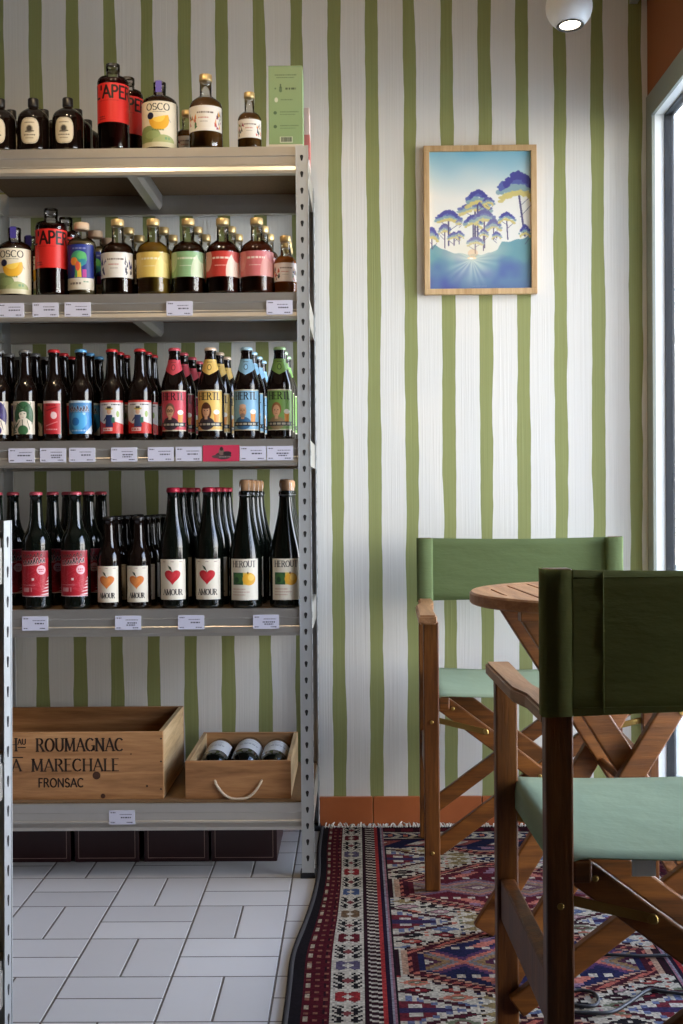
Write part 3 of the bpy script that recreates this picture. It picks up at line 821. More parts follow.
def L_manga(ink, hair):
    c = Canvas(BW, BH, R_, (204, 192, 172)); x = BW / 2
    r = random.Random(9)
    tan = (150, 126, 104); pale = (222, 210, 190); dk = tuple(int(v * 0.55) for v in hair)
    for k in range(16): c.ell(r.uniform(0, 0.022), r.uniform(0.01, BH), r.uniform(0.003, 0.008), r.uniform(0.003, 0.008), tan, 0.6)
    c.ell(x + 0.004, 0.056, 0.021, 0.025, hair); c.ell(x + 0.018, 0.044, 0.010, 0.026, hair); c.ell(x - 0.014, 0.046, 0.009, 0.018, hair)
    for k in range(34): c.seg((x + r.uniform(-0.018, 0.022), r.uniform(0.04, 0.08)), (x + r.uniform(-0.018, 0.024), r.uniform(0.03, 0.078)), 0.0016, r.choice((dk, ink, hair)), 0.8)
    c.poly([(0.004, 0.0), (BW - 0.006, 0.0), (BW - 0.010, 0.030), (x + 0.010, 0.040), (x - 0.010, 0.038), (0.012, 0.022)], pale)
    c.ell(x + 0.001, 0.049, 0.0095, 0.013, pale); c.rect(x - 0.004, x + 0.006, 0.030, 0.042, pale)
    c.poly([(x - 0.012, 0.060), (x + 0.014, 0.062), (x + 0.012, 0.054), (x + 0.002, 0.057), (x - 0.008, 0.053)], hair)
    c.seg((x - 0.005, 0.050), (x - 0.002, 0.050), 0.0014, dk); c.seg((x + 0.004, 0.051), (x + 0.007, 0.051), 0.0014, dk); c.seg((x, 0.042), (x + 0.003, 0.042), 0.0010, (150, 90, 84))
    c.ell(x + 0.001, 0.010, 0.013, 0.012, ink); c.seg((x + 0.001, 0.020), (x, 0.036), 0.0016, dk); c.seg((x - 0.016, 0.018), (x - 0.006, 0.034), 0.0012, dk); c.seg((x + 0.018, 0.012), (x + 0.012, 0.034), 0.0012, dk)
    for k in range(8): c.seg((r.uniform(0, 0.018), r.uniform(0, 0.02)), (r.uniform(0.004, 0.02), r.uniform(0.004, 0.026)), 0.003, dk, 0.7)
    return c
def L_red_block():
    W = 0.046; c = Canvas(W, BH, R_, (186, 44, 50)); x = W / 2
    c.rect(0, W, BH - 0.006, BH, (222, 196, 190)); c.ell(x + 0.006, 0.046, 0.008, 0.009, (226, 190, 186)); c.seg((x - 0.012, 0.058), (x + 0.012, 0.066), 0.003, (130, 20, 26))
    c.seg((x - 0.014, 0.02), (x + 0.014, 0.03), 0.002, (216, 140, 138)); c.lines(x - 0.014, x + 0.014, 0.010, 0.003, (226, 190, 186), 4); c.lines(x - 0.014, x + 0.012, 0.070, 0.003, (70, 14, 18), 4)
    return c
def L_blue():
    c = Canvas(BW + 0.006, BH, R_, (52, 134, 200)); x = c.w / 2
    c.rect(0, c.w, BH - 0.005, BH, (196, 214, 226)); c.ell(x, 0.034, 0.022, 0.024, (86, 170, 220)); c.ell(x - 0.008, 0.030, 0.010, 0.010, (44, 116, 186)); c.ell(x + 0.014, 0.052, 0.004, 0.006, (170, 214, 236))
    # brush lettering, dark with a pale edge
    r = random.Random(3); px = x - 0.027
    c.rect(0, c.w, 0.052, BH - 0.005, (92, 132, 170), 0.6)
    while px < x + 0.020:
        w_ = r.uniform(0.005, 0.007); top = r.choice((0.009, 0.012))
        for col, wd in (((214, 206, 206), 0.0040), ((34, 34, 56), 0.0024)):
            c.seg((px, 0.056), (px + 0.002, 0.056 + top), wd, col); c.seg((px + 0.002, 0.056 + top), (px + w_, 0.057), wd * 0.8, col)
        px += w_ + 0.002
    c.poly([(0, 0), (0.018, 0), (0, 0.016)], (214, 220, 226)); c.poly([(c.w, 0), (c.w - 0.022, 0), (c.w, 0.022)], (214, 220, 226))
    c.lines(x - 0.02, x + 0.02, 0.006, 0.004, (204, 220, 232), 7)
    return c
def L_coat(coat=(44, 54, 92)):
    c = Canvas(BW + 0.010, BH, R_, (214, 208, 202)); x = c.w / 2
    c.rect(0, c.w, BH - 0.005, BH, (196, 52, 46)); c.poly([(0, 0), (c.w, 0), (c.w, 0.022), (x + 0.010, 0.030), (x - 0.016, 0.024), (0, 0.034)], (200, 54, 48))
    c.poly([(x - 0.012, 0.016), (x + 0.008, 0.016), (x + 0.006, 0.046), (x - 0.010, 0.046)], coat); c.ell(x - 0.002, 0.054, 0.0055, 0.007, (206, 160, 130)); c.ell(x - 0.002, 0.061, 0.010, 0.003, (196, 170, 80)); c.rect(x - 0.007, x + 0.003, 0.061, 0.067, (60, 54, 50))
    c.rect(x + 0.004, x + 0.012, 0.026, 0.040, (60, 110, 90)); c.seg((x - 0.016, 0.032), (x - 0.008, 0.042), 0.003, coat)
    c.lines(x - 0.024, x - 0.006, 0.070, 0.003, (50, 44, 48), 4); c.lines(x + 0.004, x + 0.028, 0.070, 0.003, (50, 44, 48), 8)
    c.rect(x - 0.020, x + 0.006, 0.006, 0.014, (226, 216, 208)); c.lines(x - 0.018, x + 0.004, 0.008, 0.004, (196, 52, 46), 3); c.ell(x + 0.020, 0.048, 0.004, 0.008, (150, 170, 90))
    return c
def L_portrait(bg, hair, shirt, kind):
    W, H = 0.074, 0.101; c = Canvas(W, H, R_, bg); x = W / 2
    dk = tuple(int(v * 0.82) for v in bg); c.ell(x, 0.050, 0.034, 0.034, tuple(min(255, int(v * 1.06)) for v in bg)); c.rect(0, W, 0, 0.003, (206, 196, 170)); c.rect(0, W, H - 0.003, H, (206, 196, 170))
    c.text('HERTL', x, 0.077, 0.017, (30, 22, 22), 0.16, 0.06, True, 0.12, fit=0.058)
    skin = (214, 164, 126)
    if kind == 'long': c.ell(x - 0.008, 0.048, 0.014, 0.022, hair)
    if kind in ('short', 'glasses'): c.ell(x - 0.008, 0.052, 0.0125, 0.017, hair)
    c.ell(x - 0.008, 0.018, 0.021, 0.016, shirt); c.rect(x - 0.012, x - 0.004, 0.028, 0.040, skin)
    c.ell(x - 0.008, 0.048, 0.0095, 0.0145, skin)
    if kind == 'bald': c.ell(x - 0.008, 0.060, 0.0085, 0.005, (226, 182, 146)); c.ell(x - 0.008, 0.037, 0.007, 0.005, (150, 130, 116))
    if kind == 'long': c.ell(x - 0.008, 0.060, 0.011, 0.006, hair)
    for ex in (-0.012, -0.004):
        c.ell(x + ex, 0.050, 0.0012, 0.0012, (40, 30, 26))
        if kind == 'glasses':
            c.paint((np.abs(np.hypot(c.Xg - (x + ex), c.Yg - 0.050) - 0.0032) < 0.0006), (40, 30, 30))
    c.seg((x - 0.0105, 0.041), (x - 0.0055, 0.041), 0.001, (150, 70, 66)); c.seg((x - 0.008, 0.049), (x - 0.0075, 0.0445), 0.0009, (170, 116, 86))
    # the beer held up beside the head
    c.poly([(x + 0.013, 0.018), (x + 0.024, 0.018), (x + 0.026, 0.042), (x + 0.012, 0.042)], (216, 138, 48)); c.ell(x + 0.019, 0.046, 0.008, 0.006, (238, 230, 212)); c.rect(x + 0.015, x + 0.022, 0.010, 0.018, (206, 190, 160))
    c.poly([(0, 0.011), (0.005, 0.016), (0, 0.021), (0, 0.021), (W, 0.021), (W - 0.005, 0.016), (W, 0.011)], (30, 34, 40)); c.lines(x - 0.028, x + 0.028, 0.0135, 0.005, (216, 206, 180), 5)
    return c
def L_neckshield(bg):
    W, H = 0.066, 0.040; c = Canvas(W, H, R_, bg); x = W / 2
    c.a = (c.Yg >= np.abs(c.Xg - x) / x * 0.016 * 1.0).astype(float)
    c.ell(x, 0.020, 0.007, 0.008, tuple(int(v * 0.6) for v in bg)); c.ell(x, 0.020, 0.0045, 0.0055, tuple(min(255, int(v * 1.12)) for v in bg)); c.lines(x - 0.010, x + 0.010, 0.032, 0.002, (60, 50, 40), 3)
    return c
def L_fauve():
    W, H = 0.084, 0.114; c = Canvas(W, H, R_, (176, 34, 46)); x = W / 2
    c.rect(0, W, 0, 0.002, (226, 200, 200)); c.rect(0, W, H - 0.002, H, (226, 200, 200))
    r = random.Random(4)
    for k in range(30): c.seg((r.uniform(0.006, W - 0.01), r.uniform(0.01, 0.08)), (r.uniform(0.006, W - 0.01), r.uniform(0.01, 0.08)), 0.0010, (206, 96, 104), 0.55)
    # two lines in a slanted brush hand
    r = random.Random(12)
    c.poly([(0, 0.084), (W, 0.096), (W, H), (0, H)], (120, 30, 40), 0.6)
    def script(x0, x1, y0, slope, hh, lw, edge):
        px = x0
        while px < x1:
            w_ = r.uniform(0.0045, 0.0075); yb = y0 + (px - x0) * slope; top = hh * r.choice((0.7, 0.75, 1.0))
            for col, wd in ((edge, lw * 1.7), ((38, 14, 18), lw)):
                c.seg((px, yb), (px + 0.003, yb + top), wd, col); c.seg((px + 0.003, yb + top), (px + w_ * 0.8, yb + top * 0.5), wd * 0.7, col); c.seg((px + w_ * 0.8, yb + top * 0.5), (px + w_, yb), wd * 0.8, col)
            px += w_ + 0.0022
    script(0.012, 0.066, 0.096, 0.06, 0.010, 0.0018, (176, 120, 110))
    script(0.012, 0.074, 0.079, 0.11, 0.013, 0.0026, (232, 206, 200))
    c.poly([(0.012, 0.0755), (0.060, 0.0795), (0.060, 0.0808), (0.012, 0.0768)], (232, 206, 200))
    for k in range(7): c.poly([(0, 0.002 + k * 0.005), (0.016 - k * 0.0022, 0.002 + k * 0.005), (0, 0.006 + k * 0.005)], (226, 206, 204), 0.8)
    c.ell(W - 0.020, 0.066, 0.0115, 0.0115, (226, 176, 180)); c.lines(W - 0.027, W - 0.014, 0.066, 0.003, (176, 34, 46), 3); c.lines(W - 0.026, W - 0.015, 0.061, 0.002, (176, 34, 46), 5)
    c.rect(x - 0.002, x + 0.004, 0.040, 0.046, (236, 220, 216)); c.lines(0.014, 0.040, 0.012, 0.010, (222, 186, 186), 6); c.lines(0.010, 0.048, 0.028, 0.0016, (222, 186, 186), 8)
    for k in range(6): c.poly([(W, 0.004 + k * 0.008), (W - 0.024 + k * 0.004, 0.004 + k * 0.008), (W, 0.009 + k * 0.008)], (230, 214, 212))
    return c
def L_fruit(col, hi, W, H, k=1.0):
    c = Canvas(W, H, R_ * 0.9, (226, 216, 196)); x = W / 2; cy = H * 0.56; s = H / 0.1
    fr = 0.0205 * s
    def heart(sc):
        pts = []
        for i in range(60):
            t = 2 * PI * i / 60
            hx = 16 * math.sin(t) ** 3; hy = 13 * math.cos(t) - 5 * math.cos(2 * t) - 2 * math.cos(3 * t) - math.cos(4 * t)
            if hy > 5: hy = 5 + (hy - 5) * 0.75
            pts.append((x + hx / 16 * fr * sc * k, cy + (hy + 2) / 15 * fr * sc))
        return pts
    c.poly(heart(1.0), col); c.poly([(px - 0.003 * s, py + 0.001) for px, py in heart(0.62)], hi, 0.6)
    # stem leaf
    c.poly([(x - 0.001, cy + 0.016 * s), (x - 0.007 * s, cy + 0.019 * s), (x - 0.012 * s, cy + 0.029 * s), (x - 0.004 * s, cy + 0.025 * s)], (52, 66, 40)); c.seg((x, cy + 0.012 * s), (x - 0.004 * s, cy + 0.022 * s), 0.0014 * s, (40, 44, 30))
    c.text('AMOUR', x, H * 0.12, 0.0135 * s, (44, 36, 34), 0.17, 0.05, True, 0.1, fit=0.050 * s * (W / 0.07 if W < 0.07 else 1))
    for q in (-0.022, 0, 0.022): c.lines(x + q * s - 0.004, x + q * s + 0.004, H * 0.93, 0.002, (150, 120, 110), 3)
    return c
def L_herout():
    W, H = 0.076, 0.102; c = Canvas(W, H, R_, (226, 218, 200)); x = W / 2
    c.text('HEROUT', x, 0.082, 0.0145, (44, 40, 36), 0.15, 0.05, True, 0.10, fit=0.060)
    c.rect(x - 0.030, x - 0.002, 0.038, 0.068, (52, 92, 60)); c.ell(x - 0.016, 0.054, 0.012, 0.013, (70, 112, 62)); c.ell(x - 0.019, 0.050, 0.006, 0.007, (44, 78, 52))
    c.rect(x - 0.002, x + 0.012, 0.038, 0.068, (214, 190, 96)); c.ell(x + 0.013, 0.052, 0.0165, 0.0155, (226, 168, 54)); c.ell(x + 0.018, 0.056, 0.008, 0.008, (238, 196, 92)); c.ell(x + 0.010, 0.067, 0.002, 0.003, (90, 70, 30))
    for k in range(3): c.lines(x - 0.030, x + 0.004 + 0.01 * (k % 2), 0.026 - k * 0.007, 0.0022, (188, 140, 120), 3 + k)
    return c
def L_wine():
    W, H = 0.10, 0.120; c = Canvas(W, H, R_, (224, 220, 214)); x = W / 2
    c.lines(x - 0.028, x + 0.028, 0.058, 0.006, (70, 60, 66), 3); c.lines(x - 0.02, x + 0.02, 0.046, 0.003, (120, 110, 116), 5); c.lines(x - 0.024, x + 0.024, 0.022, 0.003, (120, 110, 116), 8); c.rect(0, W, 0.004, 0.006, (150, 130, 110))
    return c

# ---- standing bottles in rows, front to back
ROW_POS = ['front of its row', 'second in its row', 'third in its row', 'fourth in its row', 'rearmost, fifth in its row']
def place_row(px, level, spec, desc, group, cat='bottle', n=3, sp=0.08, d0=3.053, dx=0.004, single=False):
    """spec() builds one bottle; the ones behind are copies"""
    z = LEV[level]
    x0 = X(px, d0, z + 0.08)
    first = None
    for k in range(n):
        b = spec() if first is None else copy_tree(first)
        first = first or b
        jx = random.uniform(-0.0012, 0.0012) if k else 0
        b.location = (x0 + k * dx + jx, d0 + k * sp, z + 0.0006)
        b.rotation_euler = (0, 0, random.uniform(-0.06, 0.06) if k == 0 else random.uniform(-0.05, 0.05))
        tag(b, desc + (', ' + ROW_POS[k] if n > 1 else ''), cat, group)
    return first

G1 = 'bottles on the top of the shelving unit'
G2 = 'liqueur bottles on the upper shelf'
G3 = 'beer bottles on the middle shelf'
G4 = 'cider and beer bottles on the lower shelf'
def apoth(): return make_bottle('apothecary', 'apothecary_bottle', 'black_cap', 'oval', L_oval, 0.017)
place_row(0, 0, apoth, 'squat black bottle, oval label, row cut by the photo edge', G1, n=3, sp=0.090)
place_row(33.5, 0, apoth, 'squat black bottle, oval cream label, middle row of three', G1, n=3, sp=0.090)
place_row(68, 0, apoth, 'squat black bottle, oval cream label, row nearest the red bottle', G1, n=3, sp=0.090)
def apero(): return make_bottle('aperitif', 'aperitif_bottle', 'grey_cap', 'apero', L_apero, 0.068, 'liq_dark_red')
place_row(113.5, 0, apero, 'tall bottle, wide red label, on the unit top', G1, n=2, sp=0.10, dx=0.018)
def syrup_seal():
    m = MB(); m.box(-0.0075, 0.0075, -0.0172, -0.0162, 0.146, 0.1745); m.box(-0.0045, 0.0045, -0.0172, 0.010, 0.1742, 0.1750)
    return m.build('seal_strip', M['purple_seal'])
def osco(): return make_bottle('syrup', 'cordial_bottle', 'grey_cap', 'osco', L_osco, 0.004, 'liq_darkbrown', [('seal', syrup_seal)])
place_row(160, 0, osco, 'round bottle, cream lemon label, beside the red one on top', G1, n=1)
def liq_white(): return make_bottle('liqueur', 'liqueur_bottle', 'gold', 'figures', lambda: L_figures(), 0.043, 'liq_honey')
place_row(206, 0, liq_white, 'gold-capped bottle, colourful white label, on the unit top', G1, n=1)
def liq_small(): return make_bottle('small_liqueur', 'small_liqueur_bottle', 'gold', 'figures_small', lambda: L_figures(W=0.078, H=0.046, seed=5), 0.028, 'liq_honey')
place_row(249.5, 0, liq_small, 'small gold-capped bottle, white label, beside the green carton', G1, n=1)
place_row(187, 0, liq_small, 'small white-labelled bottle standing behind the lemon-labelled one on top', G1, n=1, d0=3.19)

place_row(15, 1, osco, 'round bottle, cream lemon label, left end of upper shelf', G2, n=2, sp=0.105, dx=0.012)
place_row(51.5, 1, apero, 'tall bottle, wide red label, on the upper shelf', G2, n=2, sp=0.10, dx=0.014)
def gin(): return make_bottle('gin', 'gin_bottle', 'wood_cap', 'tree_blue', L_tree_blue, 0.014, 'liq_pale')
place_row(82, 1, gin, 'wood-capped bottle, blue label with bright tree', G2, n=3, sp=0.095, dx=0.014)
def lq(key, fn, liqm): return lambda: make_bottle('liqueur', 'liqueur_bottle', 'gold', key, fn, 0.042, liqm)
place_row(118, 1, lq('figures_dark', lambda: L_figures(seed=8, strong=True), 'liq_darkbrown'), 'gold-capped bottle, white label, black flecks', G2, n=3, sp=0.096, dx=0.009)
place_row(153.5, 1, lq('band_yellow', lambda: L_band((222, 192, 102), (232, 208, 130), 3), 'liq_yellow'), 'gold-capped bottle, yellow label, golden liqueur', G2, n=3, sp=0.096, dx=0.009)
place_row(188.5, 1, lq('band_green', lambda: L_band((142, 178, 128), (196, 206, 170), 4), 'liq_darkbrown'), 'gold-capped bottle, pale green label', G2, n=3, sp=0.096, dx=0.009)
place_row(223, 1, lq('band_red', lambda: L_band((196, 66, 56), (222, 196, 176), 5), 'liq_plum'), 'gold-capped bottle, vivid red label', G2, n=3, sp=0.096, dx=0.009)
place_row(257, 1, lq('band_pink', lambda: L_band((206, 112, 112), (216, 150, 140), 6), 'liq_rose'), 'gold-capped bottle, dusty pink label', G2, n=3, sp=0.096, dx=0.008)
place_row(285.5, 1, lambda: make_bottle('small_liqueur', 'small_liqueur_bottle', 'gold', 'small_amber', lambda: L_figures((226, 214, 206), 14, 0.078, 0.046), 0.030, 'liq_amber'), 'small gold-capped bottle, white label, amber liqueur', G2, n=3, sp=0.075, dx=-0.001)

def beer(cap, key, fn): return lambda: make_bottle('longneck', 'beer_bottle', cap, key, fn, 0.0176, cap_name='crown_cap')
place_row(-1.0, 2, beer('grey_crown', 'manga_purple', lambda: L_manga((64, 50, 110), (58, 44, 100))), 'brown beer bottle, purple drawing label', G3, n=3, sp=0.08)
place_row(25.5, 2, beer('grey_crown', 'manga_green', lambda: L_manga((64, 104, 66), (52, 92, 58))), 'brown beer bottle, green drawing label', G3, n=4, sp=0.08, dx=0.004)
place_row(54.5, 2, beer('red_cap', 'red_block', L_red_block), 'brown beer bottle, red label, red cap', G3, n=3, sp=0.08)
place_row(81.5, 2, beer('blue_cap', 'blue_beer', L_blue), 'brown beer bottle, blue label, blue cap', G3, n=3, sp=0.082, dx=0.004)
place_row(112.5, 2, beer('red_cap', 'coat', L_coat), 'red-capped bottle, red and white label, beside the blue-labelled', G3, n=3, sp=0.067)
place_row(140.5, 2, beer('red_cap', 'coat_dark', lambda: L_coat((58, 66, 96))), 'red-capped bottle, red and white label, beside the pink-labelled', G3, n=3, sp=0.067)
def shield(key, bg):
    def f():
        cv = L_neckshield(bg)
        pr = [p for p in KIND['franconian']['prof']]
        return cv.build('neck_label', M['label'], wrap_profile(pr, 0.160, cv.w, 0.0008))
    return [('neck', f)]
def fran(cap, key, bg, hair, shirt, kind):
    return lambda: make_bottle('franconian', 'beer_bottle', cap, key, lambda: L_portrait(bg, hair, shirt, kind), 0.022, extra=shield(key, bg), cap_name='crown_cap')
place_row(175, 2, fran('pink_cap', 'portrait_red', (186, 64, 76), (120, 88, 70), (60, 44, 50), 'glasses'), 'portrait beer bottle, pink-red label', G3, n=4, sp=0.105, dx=0.006)
place_row(211, 2, fran('cream_cap', 'portrait_yellow', (214, 178, 98), (92, 54, 38), (60, 50, 56), 'long'), 'portrait beer bottle, yellow label, woman', G3, n=3, sp=0.105, dx=0.008)
place_row(247, 2, fran('pale_blue_cap', 'portrait_blue', (130, 174, 200), (200, 180, 160), (66, 106, 142), 'bald'), 'portrait beer bottle, light blue label', G3, n=4, sp=0.105, dx=0.004)
place_row(280, 2, fran('pale_green_cap', 'portrait_green', (112, 150, 76), (150, 96, 60), (150, 130, 96), 'short'), 'portrait beer bottle, green label', G3, n=3, sp=0.105, dx=0.001)

def fauve(): return make_bottle('large_beer', 'large_beer_bottle', 'pink_cap', 'fauve', L_fauve, 0.032, cap_name='crown_cap')
place_row(-3, 3, fauve, 'big red-labelled beer bottle, row cut by the photo edge', G4, n=2, sp=0.11, dx=0.012)
place_row(37, 3, fauve, 'big red-labelled beer bottle, middle row of three', G4, n=3, sp=0.11, dx=0.014)
place_row(76, 3, fauve, 'big red-labelled beer bottle, row beside the orange-fruit ciders', G4, n=3, sp=0.11, dx=0.010)
def amour_s(): return make_bottle('longneck', 'small_cider_bottle', 'black_cap', 'fruit_orange', lambda: L_fruit((214, 122, 58), (228, 146, 80), 0.062, 0.090, 1.05), 0.016, cap_name='crown_cap')
place_row(109.5, 3, amour_s, 'small orange-fruit cider bottle, row beside the red-labelled beers', G4, n=5, sp=0.072, dx=0.006)
place_row(139, 3, amour_s, 'small orange-fruit cider bottle, row beside the red-fruit ciders', G4, n=5, sp=0.072, dx=0.003)
def amour_l(): return make_bottle('cider', 'cider_bottle', 'foil_red', 'fruit_red', lambda: L_fruit((190, 40, 48), (206, 66, 70), 0.073, 0.100, 1.0), 0.022, cap_name='crown_cap')
place_row(174, 3, amour_l, 'tall red-fruit cider bottle, row beside small orange ones', G4, n=4, sp=0.085, dx=0.007)
place_row(209.5, 3, amour_l, 'tall red-fruit cider bottle, row beside corked bottles', G4, n=4, sp=0.085, dx=0.006)
def wire_cage():
    m = MB()
    for k in range(4):
        a = PI / 4 + k * PI / 2
        pts = [(0.0170 * math.cos(a), 0.0170 * math.sin(a), 0.279), (0.0150 * math.cos(a), 0.0150 * math.sin(a), 0.292), (0.0154 * math.cos(a), 0.0154 * math.sin(a), 0.305), (0.0125 * math.cos(a), 0.0125 * math.sin(a), 0.3185), (0, 0, 0.3192)]
        m.tube(pts, 0.0006, 5)
    m.tube([(0.0172 * math.cos(2 * PI * i / 20), 0.0172 * math.sin(2 * PI * i / 20), 0.279) for i in range(21)], 0.0007, 5)
    return m.build('wire_cage', M['steel'])
def herout(): return make_bottle('champagne', 'champagne_cider_bottle', 'cork', 'herout', L_herout, 0.020, extra=[('cage', wire_cage)], cap_name='cork')
place_row(246, 3, herout, 'corked cider bottle, green-and-yellow label, beside red-fruit ciders', G4, n=4, sp=0.092, dx=0.004)
place_row(286.0, 3, herout, 'corked cider bottle, green-and-yellow label, beside the upright', G4, n=4, sp=0.092, dx=-0.001)

# ---- cartons on the top
def carton():
    w, d, h = 0.084, 0.080, 0.212
    x1 = X(302.5, 3.05, 1.9); t = thing('bottle_carton', 'tall pale green carton standing at the end of the unit top', 'box', (x1 - w / 2, 3.05 + d / 2, LEV[0]), 0.0, G1)
    def face():
        c = Canvas(w, h, 0.001, (138, 163, 114))
        c.rect(0, w, 0, 0.018, (214, 206, 186)); c.rect(0.0, w, h - 0.004, h, (128, 156, 108))
        c.lines(0.016, 0.070, 0.188, 0.0028, (84, 108, 72), 3); c.lines(0.020, 0.064, 0.182, 0.002, (84, 108, 72), 5)
        c.seg((0.030, 0.150), (0.030, 0.158), 0.007, (86, 112, 76)); c.seg((0.030, 0.158), (0.030, 0.166), 0.003, (70, 92, 62)); c.lines(0.042, 0.068, 0.153, 0.005, (58, 76, 52), 7); c.ell(0.017, 0.156, 0.002, 0.002, (86, 112, 76))
        c.ell(0.019, 0.128, 0.0045, 0.006, (206, 210, 184)); c.lines(0.030, 0.060, 0.127, 0.0022, (84, 108, 72), 9)
        for k, yy in enumerate((0.096, 0.062)):
            c.ell(0.016, yy, 0.0042, 0.0042, (78, 104, 70)); c.lines(0.028, 0.074, yy + 0.001, 0.0022, (88, 112, 76), 12 + k); c.lines(0.028, 0.066, yy - 0.005, 0.0018, (88, 112, 76), 15 + k)
        r = random.Random(2); xx = 0.030
        c.rect(0.027, 0.059, 0.022, 0.037, (196, 204, 176))
        while xx < 0.056:
            b = r.uniform(0.0006, 0.0018); c.rect(xx, xx + b, 0.0245, 0.0355, (40, 48, 36)); xx += b + r.uniform(0.0006, 0.0012)
        return c
    m = MB(); m.box(-w / 2, w / 2, -d / 2, d / 2, 0.0, h, 0, 0.001); o = m.build('carton_body', plain('pale_green_card', lin(138, 163, 114), 0.6)); o.parent = t
    cv = face()
    cv.build('printed_front', M['label'], lambda U, V: np.stack([U - w / 2, np.full_like(U, -d / 2 - 0.0004), V], axis=1), t)
    # the pale pink carton further back
    t2 = thing('small_carton', 'white and pink carton half hidden behind the green carton', 'box', (X(309.5, 3.20, 1.85) - 0.040, 3.20 + 0.04, LEV[0]), 0.0, G1)
    m = MB(); m.box(-0.040, 0.040, -0.04, 0.04, 0.0, 0.155, 0, 0.001); o = m.build('carton_body', plain('pale_pink_card', lin(222, 196, 186), 0.6)); o.parent = t2
    m = MB(); m.box(-0.0404, 0.0404, -0.0404, 0.0404, 0.020, 0.085); o = m.build('colour_band', plain('pink_card', lin(206, 120, 112), 0.6)); o.parent = t2
carton()

# ---- price tags
def price_canvas(seed, dense=True):
    w, h = 0.064, 0.035
    c = Canvas(w, h, 0.0009, (208, 206, 220))
    r = random.Random(seed)
    c.lines(0.004, 0.016, 0.028, 0.0024, (50, 48, 56), seed); c.lines(0.026, 0.052 + r.uniform(0, 0.006), 0.0235, 0.002, (70, 68, 76), seed + 1)
    c.lines(0.022 + r.uniform(0, 0.01), 0.054, 0.0155, 0.0030, (40, 38, 48), seed + 2)
    if r.random() < 0.5: c.lines(0.028, 0.050, 0.0105, 0.0028, (40, 38, 48), seed + 3)
    c.lines(0.004, 0.014, 0.004, 0.0022, (60, 58, 66), seed + 4); c.lines(0.044, 0.058, 0.004, 0.0024, (40, 38, 48), seed + 5)
    return c
GT = 'price tags on the shelf edges'
def price_tag(x0, x1, y0, y1, level, what, seed):
    d = SH_F + 0.0015
    zc = (Z(y0, d, 150) + Z(y1, d, 150)) / 2 if False else LEV[level] - {1: 0.037, 2: 0.035, 3: 0.032, 4: 0.033}[level]
    xa, xb = X(x0, d, zc), X(x1, d, zc)
    w, h = 0.064, 0.035
    xc = (xa + xb) / 2
    cv = price_canvas(seed)
    m = MB(); m.box(-w / 2, w / 2, 0.0, 0.0014, -h / 2, h / 2)
    t = thing('price_tag', what, 'price tag', (xc, d, zc), 0.0, GT)
    o = m.build('tag_card', M['frame_white']); o.parent = t
    cv.build('printed_face', M['label'], lambda U, V: np.stack([U - w / 2, np.full_like(U, -0.0004), V - h / 2], axis=1), t)
for i, (x0, x1, lv, what) in enumerate([
    (-2, 24, 1, 'white price tag under the lemon-labelled bottle, upper shelf'), (32, 59, 1, 'white price tag under the upper shelf red bottle'), (64, 91, 1, 'white price tag under the blue tree label bottle'),
    (166.5, 192.5, 1, 'white price tag under the pale green label bottle'), (266, 293, 1, 'white price tag under the small amber bottle'),
    (8.5, 34.5, 2, 'white price tag under the green drawing label beer'), (40, 66, 2, 'white price tag under the red-labelled beer'), (69, 95, 2, 'white price tag under the blue-labelled beer'),
    (111, 137, 2, 'white price tag under the red-capped beer beside the blue one'), (147.5, 174, 2, 'white price tag under the gap left of the pink-red portrait beer'), (175.5, 202.0, 2, 'white price tag left of the red picture card'),
    (240, 266, 2, 'white price tag right of the red picture card'), (267.0, 293, 2, 'white price tag under the green portrait beer, beside the upright'),
    (22, 48, 3, 'white price tag under the big red-labelled beers'), (115, 141, 3, 'white price tag under the small orange-fruit ciders'), (178, 204, 3, 'white price tag under the red-fruit ciders'), (253, 279, 3, 'white price tag under the corked cider bottles'),
    (109, 135, 4, 'white price tag on the lowest shelf edge below the big crate')]):
    y0, y1 = {1: (300, 314), 2: (446, 460), 3: (616, 630), 4: (809.5, 823.5)}[lv]
    price_tag(x0, x1, y0, y1, lv, what, 10 + i)
def picture_card():
    w, h, d = 0.090, 0.040, SH_F + 0.0015
    t = thing('picture_card', 'pink-red picture card between the price tags, middle shelf', 'card', (X(221, d, LEV[2]), d, LEV[2] - 0.034))
    m = MB(); m.box(-w / 2, w / 2, 0.0, 0.0014, -h / 2, h / 2); o = m.build('card_back', M['frame_white']); o.parent = t
    c = Canvas(w, h, 0.0009, (196, 58, 84))
    for (px, py, a, b, col) in ((0.050, 0.014, 0.020, 0.009, (70, 58, 58)), (0.046, 0.024, 0.007, 0.009, (120, 96, 88)), (0.060, 0.020, 0.010, 0.005, (50, 42, 44)), (0.034, 0.012, 0.012, 0.004, (90, 70, 70)), (0.046, 0.031, 0.004, 0.005, (60, 48, 46))): c.ell(px, py, a, b, col)
    c.lines(0.04, 0.07, 0.010, 0.002, (170, 160, 150), 3)
    c.build('printed_face', M['label'], lambda U, V: np.stack([U - w / 2, np.full_like(U, -0.0004), V - h / 2], axis=1), t)
picture_card()

